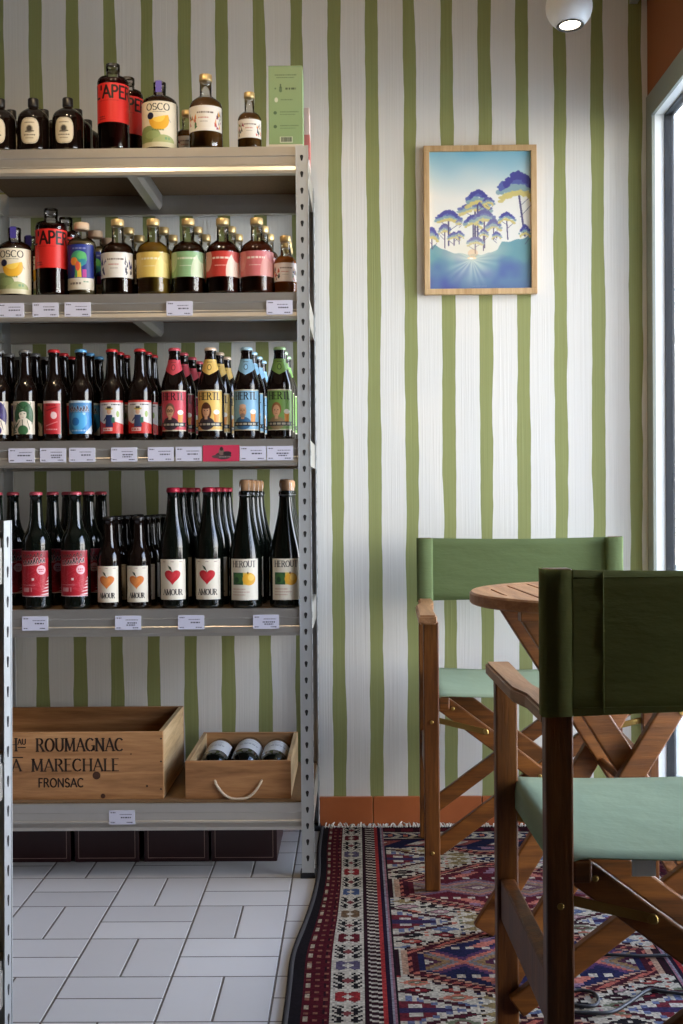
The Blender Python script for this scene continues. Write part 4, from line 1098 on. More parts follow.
# ================================================================== CRATES
ZB = LEV[4] + 0.0046
CX0, CX1 = -0.4860 - 0.50, -0.4860
def crate_lettering(m):
    d = 3.03; lx, lz = (CX0 + CX1) / 2, ZB
    def put(txt, px0, px1, py0, py1, thick, thin, serif):
        """between photo columns px0..px1, baseline py1, cap height py0"""
        pm = (px0 + px1) / 2
        zb, zt = Z(py1, d, pm), Z(py0, d, pm)
        x0, x1 = X(px0, d, zb), X(px1, d, zb)
        h = zt - zb
        _, w0 = text_strokes(txt, 0, 0, h, thick, thin, serif)
        k = (x1 - x0) / w0
        segs, _ = text_strokes(txt, 0, 0, h, thick, thin, serif, 0.14 * k, k)
        for (a, b, wd) in segs:
            p0 = Vector((x0 + a[0] - lx, -0.0003, zb + a[1] - lz)); p1 = Vector((x0 + b[0] - lx, -0.0003, zb + b[1] - lz))
            dv = (p1 - p0)
            if dv.length < 1e-6: continue
            e = dv.normalized() * wd * 0.25
            m.beam(p0 - e, p1 + e, wd, 0.0005, dv.cross(Vector((0, 1, 0))), 1)
    put('CH', 1.5, 17.0, 738.5, 751.0, 0.16, 0.06, True)
    put('AU', 17.8, 25.8, 739.0, 744.5, 0.20, 0.10, False)
    put('ROUMAGNAC', 36.5, 123.0, 738.5, 751.0, 0.17, 0.06, True)
    put('LA', 4.0, 21.0, 759.5, 771.0, 0.17, 0.06, True)
    put('MARECHALE', 32.0, 119.0, 759.0, 771.0, 0.17, 0.06, True)
    put('FRONSAC', 38.5, 83.5, 778.5, 787.0, 0.17, 0.15, False)
    for (a, b, y) in ((11.5, 23.0, 757.0), (17.8, 25.8, 747.0)):
        m.box(X(a, d, 0.3) - lx, X(b, d, 0.3) - lx, -0.0006, -0.0001, Z(y + 1.0, d, a) - ZB, Z(y, d, a) - ZB, 1)
    for (px, py, r) in ((96.5, 775.5, 0.010), (103, 796, 0.006), (147, 786, 0.003), (131, 754, 0.002)):
        x, z = XZ(px, py, d); m.disc((x - lx, 0.0001, z - ZB), (0, -1, 0), r, 0.0005, 14, 2)
    for py in (738.6, 761.4, 789):
        x, z = XZ(161.0, py, d); m.disc((x - lx, 0.0001, z - ZB), (0, -1, 0), 0.0022, 0.0008, 10, 3)
def crate(name, label, x0, x1, y0, y1, z0, h, th, text=False):
    t = thing(name, label, 'crate', ((x0 + x1) / 2, y0, z0))
    W, D = x1 - x0, y1 - y0
    def p(mb, nm, mat): o = mb.build(nm, mat); o.parent = t; return o
    m = MB(); m.box(-W / 2, W / 2, 0, th, 0, h, 0, 0.0012)
    if text: crate_lettering(m)
    f = p(m, 'front_board', [M['crate'], M['crate_text'], M['dark_knot'], M['hole']])
    m = MB(); m.box(-W / 2, W / 2, D - th, D, 0, h, 0, 0.0012); p(m, 'back_board', M['crate'])
    for s in (-1, 1):
        m = MB(); m.box(s * W / 2 - (th if s > 0 else 0), s * W / 2 + (th if s < 0 else 0), th + 0.0002, D - th - 0.0002, 0, h, 0, 0.0012); p(m, 'side_board', M['crate_side'])
    m = MB(); m.box(-W / 2 + th, W / 2 - th, th, D - th, 0.0, 0.009); p(m, 'bottom_board', M['crate_side'])
    return t, f, W, D
ZB = LEV[4] + 0.0046
CX0, CX1 = -0.4860 - 0.50, -0.4860
crate('wine_crate', 'long pine wine crate with branded lettering on the lowest shelf', CX0, CX1, 3.03, 3.40, ZB, 0.168, 0.012, True)
SC0, SC1 = -0.4312, -0.1675
t2, fr2, W2, D2 = crate('small_wine_crate', 'small open pine crate with rope handle holding lying bottles', SC0, SC1, 3.03, 3.40, ZB, 0.094, 0.011)
m = MB()
pts = []
xa, xb = X(214, 3.025, 0.25), X(262, 3.025, 0.25)
lx = (SC0 + SC1) / 2
for i in range(25):
    u = i / 24
    x = xa + (xb - xa) * u
    z = Z(780, 3.025, 240) - (Z(780, 3.025, 240) - Z(799, 3.025, 240)) * (1 - abs(2 * u - 1) ** 2.6)
    pts.append((x - lx, -0.0055 + (0.010 if i in (0, 24) else 0), z - ZB))
m.tube(pts, 0.0034, 8)
o = m.build('rope_handle', M['rope']); o.parent = t2
for (ox, d_base, roll, lab) in ((-0.0775, 3.365, 0.25, 'dark wine bottle lying in the small crate, nearest the big crate'), (0.0, 3.385, -0.1, 'dark wine bottle lying in the middle of the small crate'), (0.0775, 3.360, -0.3, 'dark wine bottle lying in the small crate, nearest the upright')):
    b = make_bottle('bordeaux', 'wine_bottle', 'black_cap', 'wine', L_wine, 0.040, cap_name='capsule')
    b.rotation_euler = (PI / 2, 0, 0)      # neck towards the shop, label up
    b.location = ((SC0 + SC1) / 2 + ox, d_base, ZB + 0.0095 + 0.0383)
    for ch in b.children:
        if ch.name.startswith('label'): ch.rotation_euler = (0, 0, PI + roll)
    tag(b, lab, 'bottle', 'wine bottles in the small crate')

# ---- flat maroon boxes on the floor under the unit
for i, (a, b, lab) in enumerate(((4, 70.5, 'flat maroon box under the unit, half hidden by the slotted post'), (74.5, 139, 'flat maroon box on the floor under the price-tagged shelf edge'), (144, 208.5, 'flat maroon box on the floor under the small crate, with neighbours both sides'), (211, 277, 'flat maroon box on the floor, end one nearest the rug'))):
    d = 3.140; x0, x1 = X(a, d, 0.05), X(b, d, 0.05); h = 0.094; w = x1 - x0
    t = thing('flat_box', lab, 'box', ((x0 + x1) / 2, d, 0.0), 0.0, 'flat maroon boxes under the shelving')
    m = MB(); m.box(-w / 2, w / 2, 0.0, 0.26, 0.0, h, 0, 0.002); o = m.build('box_body', M['maroon']); o.parent = t
    m = MB(); e = 0.010; L = 0.0012
    for (p, q, r, s) in ((-w / 2 + e, w / 2 - e, 0.010, 0.010 + L), (-w / 2 + e, w / 2 - e, h - 0.012, h - 0.012 + L), (-w / 2 + e, -w / 2 + e + L, 0.010, h - 0.012), (w / 2 - e - L, w / 2 - e, 0.010, h - 0.012)):
        m.box(p, q, -0.0005, 0.0002, r, s)
    o = m.build('outline', M['line_gold']); o.parent = t

# ================================================================== LOW SHELVING UNIT AT THE LEFT
LX, LY = -0.4745, 1.640
low = thing('low_shelving_unit', 'low galvanised shelving unit whose slotted post crosses the left edge', 'shelf', (LX, LY, 0))
for (x, y, sx, sy) in ((LX, LY, -1, -1), (LX - 0.40, LY, 1, -1), (LX, LY - 0.75, -1, 1), (LX - 0.40, LY - 0.75, 1, 1)):
    part_of(low, post(x, y, sx, sy, 0.918).build('upright', [M['post'], M['hole']]))
    part_of(low, foot(x, y, sx, sy).build('foot', M['rubber']))
for z in (0.895, 0.61, 0.335, 0.07):
    m = MB(); m.box(LX - 0.398, LX - 0.002, LY - 0.748, LY - 0.036, z - 0.06, z - 0.012); m.box(LX - 0.396, LX - 0.004, LY - 0.746, LY - 0.004, z - 0.012, z)
    part_of(low, m.build('shelf_board', [M['beam']]))
low.rotation_euler = (0, 0.011, 0)
def L_plain(col, band): 
    def f():
        c = Canvas(0.09, 0.10, 0.002, col); c.rect(0, 0.09, 0.03, 0.06, band); c.lines(0.02, 0.07, 0.07, 0.006, (60, 50, 44), 3); return c
    return f
for i, (z, col, band, liqm, lab) in enumerate(((0.335, (214, 190, 70), (236, 220, 140), 'liq_yellow', 'bottle with yellow label standing on the low left unit'), (0.07, (70, 160, 160), (200, 220, 210), 'liq_pale', 'bottle with teal label standing on the low left unit'), (0.61, (200, 206, 196), (120, 160, 120), 'liq_amber', 'bottle with pale label standing on the low left unit'))):
    b = make_bottle('liqueur', 'juice_bottle', 'gold', 'low%d' % i, L_plain(col, band), 0.012, liqm)
    b.location = (LX - 0.060, LY - 0.060, z + 0.0006); b.rotation_euler = (0, 0, 0.3)
    tag(b, lab, 'bottle', 'bottles on the low left unit')

# ================================================================== RUG
def rug():
    x0, x1, y0, y1 = -0.130, 0.812, 1.15, 3.440
    W, Ln = x1 - x0, y1 - y0
    c = Canvas(W, Ln, 0.0042, (206, 192, 166), 1)
    U, V = c.Xg, y1 - c.Yg - y0 if False else Ln - c.Yg          # V: metres from the far (fringed) end
    rnd = np.random.RandomState(3)
    cream, maroon, dark, navy, red, coral, pink, blue, black = (204, 190, 166), (104, 22, 32), (48, 16, 26), (34, 34, 74), (160, 38, 40), (206, 112, 84), (190, 140, 140), (84, 104, 150), (30, 24, 28)
    E = np.minimum(U, W - U)        # distance from the long edges
    q = 0.012
    # --- field
    qU, qV = np.floor(U / q), np.floor(V / q)
    ctr, half = W / 2, 0.268
    period = 0.46
    vs = V - 0.535                     # first full medallion about half a metre in
    k = np.round(vs / period).astype(int)
    tv = np.abs(vs - k * period)
    xr = np.abs(np.floor((U - ctr) / q + 0.5) * q)
    lim = np.minimum(0.066 + (half - xr) * 0.62, 0.212)
    inside = (xr <= half) & (tv <= lim)
    dist = np.minimum(lim - tv, half - xr)     # depth inside the medallion
    # small scattered motifs on the cream ground: long flat lozenges and bars
    cw, ch = 0.074, 0.036
    iu, iv = np.floor((U + 0.02) / cw).astype(int), np.floor(V / ch).astype(int)
    fu, fv = np.abs((U + 0.02) / cw - iu - 0.5), np.abs(V / ch - iv - 0.5)
    hh = (iu * 7349 + iv * 9151 + iu * iv * 31) % 11
    pal = np.array([red, navy, coral, dark, (96, 108, 140), (150, 124, 74), maroon, black, (112, 116, 84), pink, (84, 60, 92)], float)
    dm = (np.floor(fu * 14) / 14 + fv * 0.95)
    mot = (dm < 0.44) & (hh != 10)
    c.c[mot] = pal[hh[mot]]
    ring = (dm < 0.44) & (dm > 0.33) & (hh % 3 == 0); c.c[ring] = np.array(black, float)
    core = (dm < 0.20) & (hh % 2 == 0); c.c[core] = pal[((hh * 3 + 2) % 10)[core]]
    core = (dm < 0.08); c.c[core] = np.array(cream, float)
    bars = (fu > 0.40) & (np.mod(V, 0.018) < 0.009) & (hh % 2 == 1) & ~mot; c.c[bars] = pal[((iu + iv * 3) % 10)[bars]]
    # spandrel figures between the medallions, on both sides: stepped dark chevrons around a pale blue comb
    tv2 = np.abs(vs - (np.floor(vs / period) + 0.5) * period)
    for s in (-1, 1):
        xs = s * (U - ctr) - 0.125                      # 0 at the inner tip, grows towards the long edge
        xq = np.floor(xs / q) * q
        dd = np.where((xq > 0) & (xq < 0.145), 0.012 + xq * 0.62 - tv2, -1)
        z = (dd > 0) & (tv2 < 0.088); c.c[z] = np.array((70, 24, 34), float)
        z1 = z & (dd > 0.014) & (tv2 < 0.076); c.c[z1] = np.array(cream, float)
        z2 = z1 & (dd > 0.022) & (np.mod(xs, 0.024) < 0.013); c.c[z2] = np.array((104, 112, 146), float)
        z3 = z1 & (dd > 0.034) & (tv2 < 0.042); c.c[z3] = np.array((120, 36, 46), float)
        z4 = z3 & (tv2 < 0.026) & (np.mod(xs, 0.05) < 0.028); c.c[z4] = np.array((214, 200, 178), float)
        z5 = z3 & (tv2 < 0.012); c.c[z5] = np.array((58, 44, 84), float)
    # medallions
    fill = np.array([navy, (100, 22, 34), navy, (92, 24, 40), navy, maroon, navy], float)
    kk = np.clip(k + 1, 0, 6)
    c.c[inside] = np.array(dark, float)
    tooth = inside & (dist < 0.012) & (np.mod(U + 0.004, 0.024) < 0.011); c.c[tooth] = np.array(cream, float)
    b1 = inside & (dist > 0.012) & (dist < 0.019); c.c[b1] = np.array((196, 150, 118), float)
    b1 = inside & (dist >= 0.019); c.c[b1] = np.array((74, 20, 32), float)
    b1b = b1 & (dist > 0.025) & (dist < 0.040) & (np.mod(U + V, 0.030) < 0.015); c.c[b1b] = np.array((196, 96, 76), float)
    b2 = inside & (dist > 0.045); c.c[b2] = np.array((200, 152, 120), float)
    b3 = inside & (dist > 0.052); c.c[b3] = fill[kk[b3]]
    # inner figures: overlapping flat stars and arrows along the long axis
    xi = np.floor(np.abs(U - ctr) / 0.008) * 0.008
    fig = inside & (dist > 0.060)
    p = np.abs(np.mod(xi + 0.02, 0.150) - 0.075)
    for lim_, col in ((0.088, (92, 52, 92)), (0.074, (196, 104, 84)), (0.060, (128, 118, 116)), (0.046, (150, 112, 68)), (0.030, (84, 36, 60)), (0.016, (206, 190, 166))):
        st = fig & (p * 0.9 + tv * 1.0 < lim_) & (kk % 2 == 0); c.c[st] = np.array(col, float)
        st = fig & (p * 0.7 + tv * 1.3 < lim_) & (kk % 2 == 1); c.c[st] = np.array(tuple(int(v * 0.55 + w * 0.45) for v, w in zip(col, (150, 120, 110))), float)
    arr = fig & (np.abs(tv - 0.098) < 0.022) & (np.abs(np.mod(xi, 0.150) - 0.075 + (tv - 0.098)) < 0.016); c.c[arr] = np.array((206, 112, 92), float)
    arr = fig & (np.abs(tv - 0.128) < 0.020) & (np.mod(xi + 0.5 * tv, 0.060) < 0.022); c.c[arr] = np.array((150, 110, 130), float)
    arr = fig & (np.abs(tv - 0.072) < 0.007) & (np.mod(xi, 0.034) < 0.013); c.c[arr] = np.array(cream, float)
    # --- side borders
    def band(a, b, col): m_ = (E >= a) & (E < b); c.c[m_] = np.array(col, float); return m_
    band(0, 0.196, cream)
    band(0, 0.026, black)
    m_ = band(0.026, 0.076, (88, 16, 28))
    d_ = m_ & ((np.mod(V, 0.030) < 0.009)) & (np.abs(np.mod(E - 0.026, 0.017) - 0.008) < 0.004); c.c[d_] = np.array((150, 90, 70), float)
    d_ = m_ & (np.abs(E - 0.034) < 0.0025) & (np.mod(V, 0.05) < 0.02); c.c[d_] = np.array((190, 170, 140), float)
    d_ = m_ & (np.abs(E - 0.066) < 0.0022) & (np.mod(V + 0.02, 0.04) < 0.02); c.c[d_] = np.array(dark, float)
    # cream band of angular scrolls
    m_ = band(0.076, 0.138, (210, 198, 176))
    e = E - 0.107; pv = np.mod(V, 0.15)
    col_i = (np.floor(V / 0.15)).astype(int)
    cen = m_ & (np.abs(pv - 0.112) < 0.026 - np.abs(np.abs(e) - 0.014) * 0.8) & (np.abs(e) < 0.024); pal2 = np.array([maroon, (96, 84, 110), red, (70, 90, 130), (120, 90, 60)], float); c.c[cen] = pal2[(col_i % 5)[cen]]
    cen2 = m_ & (np.abs(pv - 0.112) + np.abs(e) < 0.012); c.c[cen2] = np.array((210, 198, 176), float)
    hk = m_ & (pv < 0.076) & (np.abs(e) > 0.005) & (np.abs(e) < 0.026) & (np.mod(V + np.abs(e) * 1.2, 0.019) < 0.0085); c.c[hk] = np.array(black, float)
    hk = m_ & (pv < 0.076) & (np.abs(np.abs(e) - 0.015) < 0.0032) & (np.mod(V, 0.038) < 0.026); c.c[hk] = np.array(black, float)
    dmd = m_ & (np.abs(pv - 0.038) + np.abs(e) * 1.2 < 0.013); c.c[dmd] = np.array((140, 60, 60), float)
    band(0.138, 0.147, dark)
    m_ = (E >= 0.147) & (E < 0.172); c.c[m_] = np.array((206, 192, 170), float)
    d_ = m_ & (np.mod(V - E * 0.35, 0.021) < 0.0125); c.c[d_] = np.array(dark, float)
    band(0.172, 0.180, (186, 48, 46)); band(0.180, 0.188, (40, 22, 44)); m_ = band(0.188, 0.192, (150, 140, 150)); band(0.192, 0.198, (160, 104, 116)); band(0.198, 0.203, black)
    # --- far end borders
    m_ = V < 0.20; en = (E > 0.198) & m_
    c.c[en] = np.array(dark, float)
    d_ = en & (V > 0.02) & (V < 0.05) & (np.mod(U, 0.05) < 0.03); c.c[d_] = np.array(maroon, float)
    d_ = en & (V > 0.06) & (V < 0.12); c.c[d_] = np.array(cream, float)
    d_ = en & (V > 0.066) & (V < 0.114) & (np.mod(U + np.abs(V - 0.09) * 0.8, 0.042) < 0.026); c.c[d_] = np.array(navy, float)
    d_ = en & (V > 0.080) & (V < 0.100) & (np.mod(U, 0.042) < 0.012); c.c[d_] = np.array(coral, float)
    d_ = en & (V > 0.13) & (V < 0.20); c.c[d_] = np.array(navy, float) * 0.8
    d_ = en & (V > 0.14) & (V < 0.19) & (np.mod(U + V, 0.11) < 0.055); c.c[d_] = np.array((150, 70, 60), float)
    d_ = en & (V > 0.15) & (V < 0.18) & (np.mod(U + V, 0.11) < 0.03); c.c[d_] = np.array(cream, float)
    # all colours muted and darker throughout, uneven wool
    g_ = c.c.mean(axis=2, keepdims=True); c.c = (g_ + (c.c - g_) * 0.86) * 0.76
    c.c *= (0.84 + 0.32 * rnd.rand(*c.c.shape[:2]))[..., None]
    zt = 0.0062
    def edge_wave(y):
        t = np.clip((np.asarray(y) - 2.40) / 0.58, 0, 1)
        return 0.002 * np.sin(y * 7.1) + 0.001 * np.sin(y * 17.0) + 0.032 * t * t * (3 - 2 * t) - 0.004
    def place(Ua, Va):
        wob = edge_wave(y0 + Va)
        xx = x0 + Ua + wob * np.clip(1 - Ua / 0.12, 0, 1)
        zz = np.full_like(Ua, zt) + 0.0008 * np.sin(Ua * 37 + 1) * np.sin(Va * 29)
        return np.stack([xx, y0 + Va, zz], axis=1)
    root = thing('patterned_rug', 'long red and navy oriental rug with cream borders under the chairs', 'rug', (0, 0, 0))
    c.build('pile', M['rug'], place, root)
    m = MB(); m.box(x0 + 0.040, x1 - 0.004, y0, y1, 0.0003, 0.0050); o = m.build('backing', M['selvedge'], root)
    m = MB()
    pts = [(x0 - 0.001 + float(edge_wave(y)), y, 0.0058) for y in [y0 + (y1 - y0) * i / 60 for i in range(61)]]
    m.tube(pts, 0.0055, 8); m.build('selvedge_cord', M['selvedge'], root)
    m = MB(); r = random.Random(5); xx = x0 + 0.036
    while xx < x1 - 0.01:
        a = r.uniform(-0.012, 0.012); l = r.uniform(0.006, 0.013)
        m.tube([(xx, y1 - 0.010, 0.007), (xx + a * 0.4, y1 - 0.004 + l * 0.4, 0.013), (xx + a, y1 + l, 0.005 + r.uniform(0, 0.012))], 0.0021, 5)
        xx += r.uniform(0.004, 0.009)
    o = m.build('fringe', M['fringe'], root)
rug()

# ================================================================== DIRECTOR'S CHAIRS
def bolts(parent, spots):
    for c, nrm in spots:
        m = MB(); m.disc(c, nrm, 0.0045, 0.0025); o = m.build('bolt', M['brass']); o.parent = parent
def director_chair(label, loc, rz, top, back_mat, seat_mat, back_h):
    """local frame: sits facing -Y; legs at x = +-0.256, y = -0.21 (front) and +0.21 (back)"""
    t = thing('director_chair', label, 'chair', loc, rz, "folding director's chairs by the table")
    def p(mb, nm, mat, par=None): o = mb.build(nm, mat); o.parent = par or t; return o
    hx, fy = 0.256, 0.22
    lw, lt = 0.0365, 0.028
    for s in (-1, 1):
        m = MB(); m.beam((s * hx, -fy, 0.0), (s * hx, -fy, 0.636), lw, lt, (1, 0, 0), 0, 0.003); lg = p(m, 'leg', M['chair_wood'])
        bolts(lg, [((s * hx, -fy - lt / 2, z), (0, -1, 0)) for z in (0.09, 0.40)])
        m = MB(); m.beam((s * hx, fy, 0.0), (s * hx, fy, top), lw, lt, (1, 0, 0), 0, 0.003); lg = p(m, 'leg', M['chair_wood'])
        bolts(lg, [((s * hx, fy + lt / 2, z), (0, 1, 0)) for z in (0.09, 0.40)])
        # arm: broad in front, waisted behind
        out = [(0.028, -0.252), (0.030, -0.24), (0.030, -0.05), (0.030, 0.02), (0.019, 0.08), (0.019, 0.205)]
        inn = [(-0.019, 0.205), (-0.019, 0.11), (-0.016, 0.05), (-0.010, 0.0), (-0.010, -0.10), (-0.014, -0.24), (-0.012, -0.252)]
        m = MB()
        poly = [(s * (hx + a), b) for a, b in out + inn]
        bm = bmesh.new()
        vs = [bm.verts.new((a, b, 0.632)) for a, b in poly]
        f = bm.faces.new(vs)
        g = bmesh.ops.extrude_face_region(bm, geom=[f])
        bmesh.ops.translate(bm, verts=[v for v in g['geom'] if isinstance(v, bmesh.types.BMVert)], vec=(0, 0, 0.022))
        bmesh.ops.recalc_face_normals(bm, faces=bm.faces[:])
        ed = [e for e in bm.edges if abs(e.verts[0].co.z - e.verts[1].co.z) < 1e-5]
        bmesh.ops.bevel(bm, geom=ed, offset=0.004, segments=2, affect='EDGES')
        bm.verts.index_update()
        m.add([v.co.copy() for v in bm.verts], [[v.index for v in f.verts] for f in bm.faces]); bm.free()
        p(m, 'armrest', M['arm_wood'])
        m = MB(); m.beam((s * (hx), -fy + lt / 2, 0.262), (s * (hx), fy - lt / 2, 0.262), 0.070, 0.024, (0, 0, 1), 0, 0.003); p(m, 'side_rail', M['chair_wood'])
        # seat rail
        m = MB(); m.beam((s * 0.226, -fy - 0.012, 0.4435), (s * 0.226, fy + 0.012, 0.4435), 0.026, 0.030, (1, 0, 0), 0, 0.004); p(m, 'seat_rail', M['board_wood'])
        for (yy, so) in ((-fy + 0.032, 1), (fy - 0.032, -1)):
            off = 0.011 * s
            m = MB(); m.beam((-s * 0.245, yy + off, 0.085), (s * 0.232, yy + off, 0.442), 0.039, 0.020, (0, 0, 1), 0, 0.003); bd = p(m, 'cross_board', M['board_wood'])
            bolts(bd, [((qx * s, yy + off - so * 0.010, qz), (0, -so, 0)) for qx, qz in ((0.0, 0.267), (0.125, 0.370), (0.205, 0.428))])
            # folding link from the leg to the board
            yl = yy - so * 0.020
            m = MB(); m.beam((s * 0.248, yl, 0.402), (s * 0.125, yl, 0.372), 0.014, 0.003, (0, 0, 1), 0, 0.001); m.disc((s * 0.128, yl - so * 0.001, 0.373), (0, -so, 0), 0.007, 0.004)
            p(m, 'folding_link', M['brass'])
    # seat sling
    m = MB(); nx, ny = 26, 10
    def sag(u, v): return -0.007 * (1 - (2 * u - 1) ** 2) * (0.7 + 0.3 * math.sin(PI * v)) + 0.001 * math.sin(9 * v + 5 * u)
    path = [(-0.243, 0.415), (-0.2435, 0.442), (-0.241, 0.4585), (-0.232, 0.4620)] + [(-0.22 + 0.44 * i / nx, None) for i in range(nx + 1)] + [(0.232, 0.4620), (0.241, 0.4585), (0.2435, 0.442), (0.243, 0.415)]
    grid = []
    for j in range(ny + 1):
        v = j / ny; y = -fy - 0.010 + v * (2 * fy + 0.020)
        row = []
        for (x, z) in path:
            if z is None: z = 0.4620 + sag((x + 0.22) / 0.44, v)
            row.append((x, y, z))
        grid.append(row)
    n = len(path)
    vs = [q for r in grid for q in r]; vs2 = [(x * 0.988, y, z - 0.0022) for x, y, z in vs]
    fs = [(j * n + i, j * n + i + 1, (j + 1) * n + i + 1, (j + 1) * n + i) for j in range(ny) for i in range(n - 1)]
    N = len(vs)
    fs2 = [tuple(q + N for q in reversed(f)) for f in fs]
    rim = []
    for i in range(n - 1):
        rim.append((i, i + N, i + 1 + N, i + 1)); b = ny * n + i; rim.append((b, b + 1, b + 1 + N, b + N))
    for j in range(ny):
        a = j * n; rim.append((a, a + n, a + n + N, a + N)); a = j * n + n - 1; rim.append((a, a + N, a + n + N, a + n))
    m.add(vs + vs2, fs + fs2 + rim, 0, False)
    so = p(m, 'seat_cloth', seat_mat)
    for po_ in so.data.polygons: po_.use_smooth = True
    # back cloth: a sleeve round each post, and a slightly bellied panel with hems
    z0, z1 = top + 0.001 - back_h, top - 0.001
    m = MB()
    ny = 8
    def strip(pts, closed=False, th=0.0016):
        """vertical cloth following a plan line"""
        k = len(pts); out = []
        rows = []
        for j in range(ny + 1):
            z = z0 + (z1 - z0) * j / ny
            for (x, y) in pts: rows.append((x, y + 0.0012 * math.sin(z * 90 + x * 30), z - (0.004 * (1 - (x / 0.25) ** 2) if j == ny else 0) + (0.004 * (1 - (x / 0.25) ** 2) if j == 0 else 0)))
        fs = []
        for j in range(ny):
            for i in range(k if closed else k - 1):
                fs.append((j * k + i, j * k + (i + 1) % k, (j + 1) * k + (i + 1) % k, (j + 1) * k + i))
        return rows, fs
    for s in (-1, 1):
        a, b = lw / 2 + 0.0035, lt / 2 + 0.0035
        ring = [(s * hx + ca, fy + cb) for ca, cb in ((-a, -b + 0.006), (-a + 0.006, -b), (a - 0.006, -b), (a, -b + 0.006), (a, b - 0.006), (a - 0.006, b), (-a + 0.006, b), (-a, b - 0.006))]
        r, f = strip(ring, True); m.add(r, f, 0, True)
    pl_ = [(-hx + 0.018 + (2 * hx - 0.036) * i / 24, fy + lt / 2 - 0.0005 - 0.007 * math.sin(PI * i / 24)) for i in range(25)]
    r1, f1 = strip(pl_); r2 = [(x, y + 0.0035, z) for x, y, z in r1]
    N = len(r1); k = 25
    m.add(r1 + r2, [tuple(reversed(f)) for f in f1] + [tuple(q + N for q in f) for f in f1] + [(i, i + 1, i + 1 + N, i + N) for i in range(k - 1)] + [(ny * k + i, ny * k + i + N, ny * k + i + 1 + N, ny * k + i + 1) for i in range(k - 1)], 0, True)
    bc = p(m, 'back_cloth', back_mat)
    # seams: hem top and bottom and the stitched sleeve edge
    m = MB()
    for zz in (z0 + 0.011, z1 - 0.011): m.tube([(x, y + 0.0036, zz) for x, y in pl_], 0.0009, 4)
    for s in (-1, 1):
        i = 2 if s < 0 else 22
        m.tube([(pl_[i][0], pl_[i][1] + 0.0038, z0 + 0.004), (pl_[i][0], pl_[i][1] + 0.0038, z1 - 0.004)], 0.0012, 4)
    p(m, 'seam', back_mat, bc)
    return t
chair_far = director_chair("folding director's chair against the striped wall, facing the room, pale green cloth", (0.436, 3.100, 0.008), -0.026, 0.818, M['cloth_light'], M['cloth_seat'], 0.174)
chair_near = director_chair("folding director's chair nearest the viewer, seen from behind, dark green back", (0.5110, 1.836, 0.008), PI + 0.034, 0.842, M['cloth_dark'], M['cloth_seat'], 0.194)
# care tag hanging from the near chair's seat
m = MB(); m.box(-0.016, 0.016, -0.0006, 0.0006, -0.024, 0.0)
o = m.build('care_tag', M['frame_white']); o.parent = chair_near; o.location = (-(X(643, 1.62, 0.45) - 0.518), 0.215, 0.456)
o['label'] = 'white care tag'

# ================================================================== TABLE
def table():
    cx, cy, R, zt, th = 0.520, 2.48, 0.29, 0.748, 0.024
    t = thing('folding_table', 'round slatted hardwood folding table between the two chairs', 'table', (cx, cy, 0.008), 0.08)
    z1 = zt - 0.008
    m = MB(); n = 72
    # rim ring
    ri = R - 0.040
    vs, fs = [], []
    for (r, z) in ((ri, z1 - th), (R - 0.003, z1 - th), (R, z1 - th + 0.003), (R, z1 - 0.004), (R - 0.004, z1), (ri, z1)):
        vs += [(r * math.cos(2 * PI * i / n), r * math.sin(2 * PI * i / n), z) for i in range(n)]
    for q in range(6):
        for i in range(n):
            fs.append((q * n + i, q * n + (i + 1) % n, ((q + 1) % 6) * n + (i + 1) % n, ((q + 1) % 6) * n + i))
    m.add(vs, fs)
    # slats running away from the viewer, with open slots between
    w, gap = 0.0525, 0.0065
    x = -ri
    k = -5
    for k in range(-5, 6):
        xa, xb = k * w - w / 2 + gap / 2, k * w + w / 2 - gap / 2
        xa, xb = max(xa, -ri + 0.001), min(xb, ri - 0.001)
        if xb <= xa: continue
        poly = []
        for i in range(7):
            xx = xa + (xb - xa) * i / 6; poly.append((xx, -math.sqrt(max(0, (ri + 0.001) ** 2 - xx * xx))))
        for i in range(6, -1, -1):
            xx = xa + (xb - xa) * i / 6; poly.append((xx, math.sqrt(max(0, (ri + 0.001) ** 2 - xx * xx))))
        m.prism(poly, 'Z', z1 - th, z1 - 0.0005)
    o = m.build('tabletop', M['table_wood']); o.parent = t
    for yy in (-0.125, 0.125):
        m = MB(); m.beam((-0.22, yy, z1 - th - 0.011), (0.22, yy, z1 - th - 0.011), 0.030, 0.022, (0, 1, 0), 0, 0.002); o = m.build('batten', M['board_wood']); o.parent = t
    for (yy, s) in ((-0.128, 1), (0.128, 1), (-0.098, -1), (0.098, -1)):
        m = MB()
        m.beam((-s * 0.248, yy, 0.010), (s * 0.195, yy, z1 - th - 0.006), 0.047, 0.022, (1, 0, 0.0), 0, 0.003)
        lg = m.build('leg', M['board_wood']); lg.parent = t
        so = -1 if yy < 0 else 1
        bolts(lg, [((-s * 0.005, yy + so * 0.011, 0.372), (0, so, 0)), ((s * 0.09, yy + so * 0.011, 0.515), (0, so, 0))])
    for (xx, z, ya) in ((-0.205, 0.075, 0.118), (0.205, 0.075, 0.088), (0.0, 0.372, 0.11)):
        m = MB(); m.tube([(xx, -ya, z), (xx, ya, z)], 0.009, 10); o = m.build('crossbar', M['board_wood']); o.parent = t
table()

